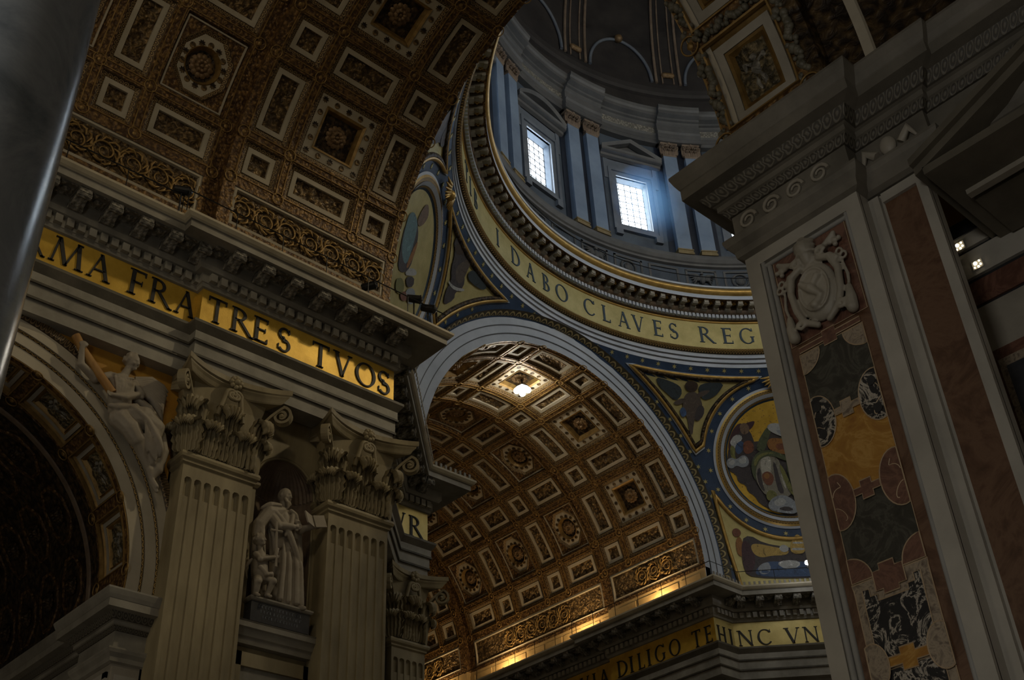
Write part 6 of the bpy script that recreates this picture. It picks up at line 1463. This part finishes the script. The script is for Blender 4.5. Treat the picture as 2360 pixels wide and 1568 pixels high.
# flat mosaic figures, outlines as (azimuth, elevation) on the pendentive sphere
M_SW = [('mz_shadow',[(54.84,19.16),(53.91,21.83),(52.23,24.34),(50.57,23.24),(49.76,20.73),(47.48,23.48),(45.36,24.17),(37.7,21.78),(38.16,10.84),(43.19,8.19),(47.81,9.97),(50.13,11.29),(50.75,12.62),(51.8,13.25),(52.0,14.35),(53.25,14.81),(53.47,16.06),(54.74,16.67)]),('mz_purple',[(54.69,20.1),(54.04,22.76),(52.57,24.44),(51.55,24.13),(52.49,22.78),(53.4,21.84),(54.02,19.96)]),('mz_purple',[(51.9,24.13),(49.59,24.85),(49.75,24.11),(50.64,23.18),(51.61,23.19)]),('mz_flesh',[(52.42,24.12),(51.35,24.5),(50.64,23.81),(50.77,22.87),(51.66,22.41),(52.31,22.94)]),('mz_white',[(54.28,21.29),(53.37,22.46),(52.16,22.47),(51.98,21.69),(53.1,21.06),(53.5,20.06),(53.97,20.68)]),('mz_yellow',[(54.2,20.89),(53.31,20.44),(53.58,18.87),(52.9,18.19),(53.65,17.93),(54.3,19.17)]),('mz_blue',[(53.28,21.0),(51.98,21.63),(51.73,20.38),(52.72,19.19),(53.36,19.65)]),('mz_red',[(52.07,21.32),(50.35,21.68),(49.94,19.8),(51.89,19.13)]),('mz_cloud',[(55.1,18.16),(54.25,18.86),(53.28,18.41),(52.22,19.26),(51.25,18.88),(51.14,17.56),(52.39,17.1),(53.35,17.56),(54.06,16.93),(54.93,17.22)]),('mz_white',[(54.8,18.16),(54.2,18.61),(53.47,18.19),(53.84,17.56),(54.51,17.55)]),('mz_white',[(52.95,18.41),(52.07,19.01),(51.44,18.57),(51.84,17.79),(52.67,17.79)]),('mz_green',[(45.82,23.1),(37.7,21.78),(38.45,10.87),(44.28,8.9),(44.92,17.1),(44.99,18.98)]),('mz_green',[(49.8,20.27),(48.97,21.97),(47.44,23.86),(46.63,23.45),(47.59,21.61),(48.16,20.01),(49.19,19.63)]),('mz_orange',[(47.73,21.62),(46.29,21.93),(42.42,21.0),(42.74,18.83),(46.59,19.32),(47.8,20.31)]),('mz_red',[(46.4,20.94),(44.43,20.83),(44.38,19.89),(46.2,19.83)]),('mz_white',[(47.69,23.74),(46.71,24.3),(45.04,24.06),(43.48,22.96),(43.67,21.56),(45.75,22.22),(47.12,22.94)]),('mz_cloud',[(46.14,23.27),(44.19,22.69),(44.29,21.92),(45.72,22.47)]),('mz_cloth',[(50.18,17.93),(49.29,18.69),(47.9,19.37),(46.33,18.74),(45.64,16.51),(44.73,13.95),(45.01,12.09),(47.14,12.51),(49.02,12.58),(49.81,13.85),(50.31,15.11)]),('mz_shadow',[(49.98,16.67),(49.37,17.29),(49.32,14.78),(48.96,13.05),(49.67,13.69),(50.05,15.11)]),('mz_shadow',[(47.21,18.16),(46.64,17.5),(46.33,14.98),(45.85,12.76),(46.78,12.81),(47.12,15.02)]),('mz_pale',[(49.32,18.38),(48.24,19.29),(47.41,18.73),(47.56,16.6),(48.39,15.07),(49.24,16.03)]),('mz_pale',[(46.12,16.54),(45.54,14.94),(45.45,13.37),(45.98,14.02)]),('mz_red',[(49.41,15.97),(48.2,16.63),(47.13,15.65),(47.82,14.04),(48.95,14.4)]),('mz_orange',[(49.1,15.87),(48.24,16.32),(47.84,15.68),(48.55,15.07)]),('mz_green',[(50.92,17.78),(49.86,19.55),(47.83,19.96),(46.39,19.59),(44.09,18.46),(44.36,17.69),(47.27,19.1),(49.29,18.6),(50.24,16.68),(50.29,14.74),(50.86,16.06)]),('mz_yellow',[(50.51,17.93),(49.63,19.17),(47.87,19.65),(46.59,19.32),(47.91,19.28),(49.45,18.7),(50.28,16.99)]),('mz_yellow',[(46.26,17.96),(45.32,16.5),(44.22,12.19),(44.88,12.55),(45.83,15.11)]),('mz_green',[(45.2,17.43),(44.37,16.44),(43.52,11.67),(44.22,12.19)]),('mz_yellow',[(48.99,12.83),(48.2,13.56),(47.03,12.82),(47.54,11.84),(48.83,11.57)]),('mz_cloud',[(48.99,10.89),(47.96,12.23),(46.18,12.62),(44.69,11.75),(43.88,10.44),(44.52,9.29),(46.62,9.6),(48.42,9.99)]),('mz_white',[(47.89,11.6),(46.56,12.17),(45.72,11.5),(46.45,10.75),(47.69,10.81)]),('mz_shadow',[(47.45,10.33),(45.84,10.72),(44.71,10.02),(45.98,9.79)])]
T_SW = [('mz_wing',[(68.76,30.58),(66.82,30.49),(64.53,30.05),(63.37,29.46),(63.26,28.23),(64.46,27.22),(66.09,28.27),(67.99,29.27)]),('mz_wing',[(60.15,30.09),(58.45,30.74),(55.0,30.88),(56.25,29.06),(57.5,28.29),(58.96,27.77),(59.86,28.87)]),('mz_skin',[(64.88,27.08),(62.81,28.0),(62.33,27.34),(64.19,26.5)]),('mz_skin',[(60.51,28.91),(57.97,29.66),(57.85,29.17),(59.93,28.06)]),('mz_skin',[(62.63,28.47),(61.59,29.09),(60.3,29.01),(59.16,27.31),(59.33,26.06),(60.55,24.91),(60.82,23.46),(60.94,22.03),(61.51,22.34),(61.88,24.62),(62.67,25.8),(63.07,27.18)]),('mz_shadow',[(59.99,27.08),(58.83,26.8),(58.91,25.37),(60.12,24.23),(60.75,24.89)]),('mz_hair',[(62.87,30.04),(62.38,30.62),(61.29,30.8),(60.17,30.45),(60.32,29.37),(61.26,28.94),(62.47,29.19)]),('mz_blue',[(63.52,26.07),(62.71,26.5),(62.02,25.5),(62.61,24.74),(63.25,25.03)])]
L_SW = [('mz_shadow',[(53.85,5.5),(52.4,6.29),(50.32,4.89),(47.05,4.2),(44.22,3.44),(41.36,3.01),(40.75,-1.17),(45.05,-1.02),(52.74,-0.75),(54.26,0.23)]),('mz_orange',[(54.81,5.49),(53.86,6.28),(53.33,2.97),(54.14,2.65),(54.83,3.15)]),('mz_red',[(55.19,7.04),(54.36,7.44),(53.66,6.87),(53.88,6.09),(54.95,5.88)]),('mz_purple',[(54.04,4.92),(52.89,5.51),(51.81,2.57),(53.01,-0.16),(54.18,0.03)]),('mz_gold',[(52.56,4.61),(51.45,4.91),(48.56,4.14),(46.57,3.78),(46.92,2.82),(49.52,2.84),(51.07,2.48),(52.28,3.16)]),('mz_blue',[(52.57,0.23),(51.22,1.59),(49.67,1.94),(47.49,1.67),(43.82,1.65),(41.06,0.82),(41.41,-0.91),(46.46,-0.74),(51.96,-0.56)]),('mz_cloud',[(52.13,0.62),(51.22,1.59),(49.87,1.83),(49.97,0.19),(51.37,-0.37)]),('mz_white',[(48.99,1.53),(47.42,2.06),(45.26,1.75),(45.44,0.78),(47.7,0.5)]),('mz_gold',[(46.36,4.36),(45.63,5.57),(44.92,6.23),(44.3,5.48),(44.01,4.21),(44.32,2.86),(46.37,2.99)]),('mz_white',[(46.13,3.95),(44.22,3.83),(44.29,3.45),(46.19,3.56)]),('mz_white',[(45.81,4.91),(44.27,4.82),(44.25,4.5),(45.94,4.61)]),('mz_white',[(48.2,4.05),(47.43,4.6),(46.61,4.17),(46.74,3.4),(47.77,3.25)])]
M_SE = [('mz_shadow',[(140.96,20.84),(137.48,23.9),(134.64,23.62),(133.24,22.13),(132.38,19.88),(133.81,18.05),(136.25,16.84),(138.08,18.19)]),('mz_teal',[(141.22,21.55),(140.37,22.89),(138.92,23.6),(136.85,23.86),(135.42,22.97),(134.36,21.23),(133.81,19.49),(135.33,18.64),(138.19,18.81),(139.97,20.4)]),('mz_flesh',[(137.45,23.73),(137.85,24.93),(137.99,26.21),(137.12,27.08),(134.92,26.69),(135.15,24.92),(136.14,23.99)]),('mz_orange',[(134.41,22.86),(133.77,23.19),(132.93,21.27),(133.04,19.37),(134.01,18.96)]),('mz_white',[(133.42,18.09),(132.85,19.69),(130.95,20.97),(129.76,21.14),(130.18,20.38)]),('mz_shadow',[(132.69,18.38),(130.11,20.34),(129.2,19.4),(130.99,17.91)]),('mz_yellow',[(135.72,15.51),(134.09,17.31),(132.06,17.63),(131.56,16.44),(133.87,14.88)]),('mz_cloud',[(131.19,17.58),(128.76,19.55),(126.95,18.71),(128.02,17.26),(129.92,16.77)]),('mz_red',[(132.62,15.65),(131.06,17.5),(129.47,16.92),(131.15,15.7)])]
T_SE = [('mz_shadow',[(125.08,30.29),(124.63,31.61),(122.62,31.85),(121.05,31.15),(120.56,30.71),(118.6,31.41),(117.68,30.46),(118.78,29.38),(116.9,28.48),(116.89,27.0),(118.04,26.1),(117.44,25.19),(119.4,22.96),(120.38,24.61),(120.23,26.55),(121.88,27.71),(122.76,29.41)]),('mz_skin',[(120.84,28.22),(120.07,30.07),(118.6,31.41),(117.7,30.64),(118.77,29.2),(117.16,28.33),(118.68,27.0)]),('mz_wing',[(117.37,29.89),(116.43,30.9),(114.08,31.14),(111.16,30.91),(112.08,29.93),(114.89,29.33),(116.67,29.19)]),('mz_white',[(121.2,26.29),(120.22,26.19),(118.29,26.69),(116.38,27.69),(116.07,27.41),(118.48,26.1),(120.48,25.83)]),('mz_hair',[(124.14,29.99),(123.47,31.05),(121.94,31.34),(121.0,30.8),(121.83,29.85),(123.06,29.58)])]

for nm_, c_ in (('mz_shadow', (.055, .045, .05)), ('mz_blue', (.05, .10, .22)), ('mz_white', (.45, .46, .46)), ('mz_flesh', (.20, .13, .085)), ('mz_red', (.20, .07, .035)), ('mz_green', (.085, .105, .05)), ('mz_orange', (.32, .14, .035)), ('mz_cloth', (.26, .24, .19)), ('mz_pale', (.48, .46, .40)), ('mz_yellow', (.20, .20, .06)), ('mz_cloud', (.30, .33, .37)), ('mz_wing', (.03, .045, .055)), ('mz_skin', (.10, .075, .06)), ('mz_hair', (.045, .025, .015)), ('mz_purple', (.06, .025, .035)), ('mz_gold', (.50, .34, .09)), ('mz_teal', (.13, .24, .27))):
    flat(nm_, c_)
def chaikin(P, n=2):
    for _ in range(n):
        Q = []
        for a, b in zip(P, P[1:]+P[:1]): Q += [(a[0]*.75+b[0]*.25, a[1]*.75+b[1]*.25), (a[0]*.25+b[0]*.75, a[1]*.25+b[1]*.75)]
        P = Q
    return P
NAMES = {'mz_shadow': 'dark_patch', 'mz_blue': 'blue_patch', 'mz_white': 'white_patch', 'mz_flesh': 'flesh_patch', 'mz_red': 'red_patch', 'mz_green': 'green_robe', 'mz_orange': 'orange_patch', 'mz_cloth': 'pale_robe', 'mz_pale': 'pale_fold', 'mz_yellow': 'yellow_fold', 'mz_cloud': 'cloud', 'mz_wing': 'wing', 'mz_skin': 'body', 'mz_hair': 'hair', 'mz_purple': 'purple_drape', 'mz_gold': 'gold_patch', 'mz_teal': 'teal_robe'}
def mosaic(P, shapes, mirror=False, base=.06):
    for k, (m, poly) in enumerate(shapes):
        L = chaikin(poly, 1 if m in ('mz_wing', 'mz_cloth', 'mz_shadow', 'mz_white') else 2)
        if mirror: L = [(2*P.az-a, e) for a, e in L][::-1]
        bm = bmesh.new(); bm.faces.new([bm.verts.new(sph(a, e)) for a, e in L]); bmesh.ops.triangulate(bm, faces=bm.faces[:])
        for _ in range(2): bmesh.ops.subdivide_edges(bm, edges=[e_ for e_ in bm.edges if e_.calc_length() > .7], cuts=1)
        bmesh.ops.triangulate(bm, faces=bm.faces[:])
        for v in bm.verts: v.co = (v.co-Vector((0, 0, ZS))).normalized()*(RP-base-.005*k)+Vector((0, 0, ZS))
        me = bpy.data.meshes.new(NAMES[m]); bm.to_mesh(me); bm.free(); me.materials.append(MAT[m]); ob(NAMES[m], me, m, P.root)
mosaic(P_SW, M_SW, base=.07); mosaic(P_SW, T_SW, base=.09); mosaic(P_SW, T_SW, True, .09); mosaic(P_SW, L_SW, base=.07)
mosaic(P_SE, M_SE, base=.07); mosaic(P_SE, T_SE, base=.09); mosaic(P_SE, T_SE, True, .09)
# scattered tesserae on the gold ground of the roundel
rr = random.Random(2); mb = MB()
for k in range(260):
    al = 9.0*sqrt(rr.random()); ph = rr.random()*2*pi; q = .035
    mb.cap([P_SW.polar(al, ph, .05)+(P_SW.e1*dx+P_SW.e2*dy)*q for dx, dy in ((-1, -1), (1, -1), (1, 1), (-1, 1))])
ob('dark_tesserae', mb, 'gold_dull', P_SW.root, kind='stuff')
# ================================================================== blue haze shells added to imitate glare round one drum window
def haze_mat(nm, d, c):
    hm = bpy.data.materials.new(nm); hm.use_nodes = True; ht = hm.node_tree; ht.nodes.remove(ht.nodes['Principled BSDF']); MAT[nm] = hm
    vs = N(ht, 'ShaderNodeVolumeScatter', Density=d, Anisotropy=0.3); vs.inputs['Color'].default_value = (*c, 1)
    ht.links.new(vs.outputs[0], ht.nodes['Material Output'].inputs['Volume'])
haze_mat('glare_haze_blue', 0.05, (0.22, 0.50, 1.0))
hz = empty('window_haze', (19.6*cos(radians(70)), 19.6*sin(radians(70)), 62.3), 'added blue haze shells imitating glare round the brightest drum window', 'haze', kind='stuff')
for k, r_ in enumerate((1.7, 2.5, 3.4)):
    Mh = RZ(radians(70)) @ Matrix.Diagonal((.42, 1.0, 1.12, 1)); c0 = Vector((19.55*cos(radians(69)), 19.55*sin(radians(69)), 62.4))
    mb = MB().ball(c0, r_, 24, 16, (1, 1, 1), Mh.to_3x3()); ob('glare_haze_shell', mb, 'glare_haze_blue', hz, smooth=True, kind='stuff')
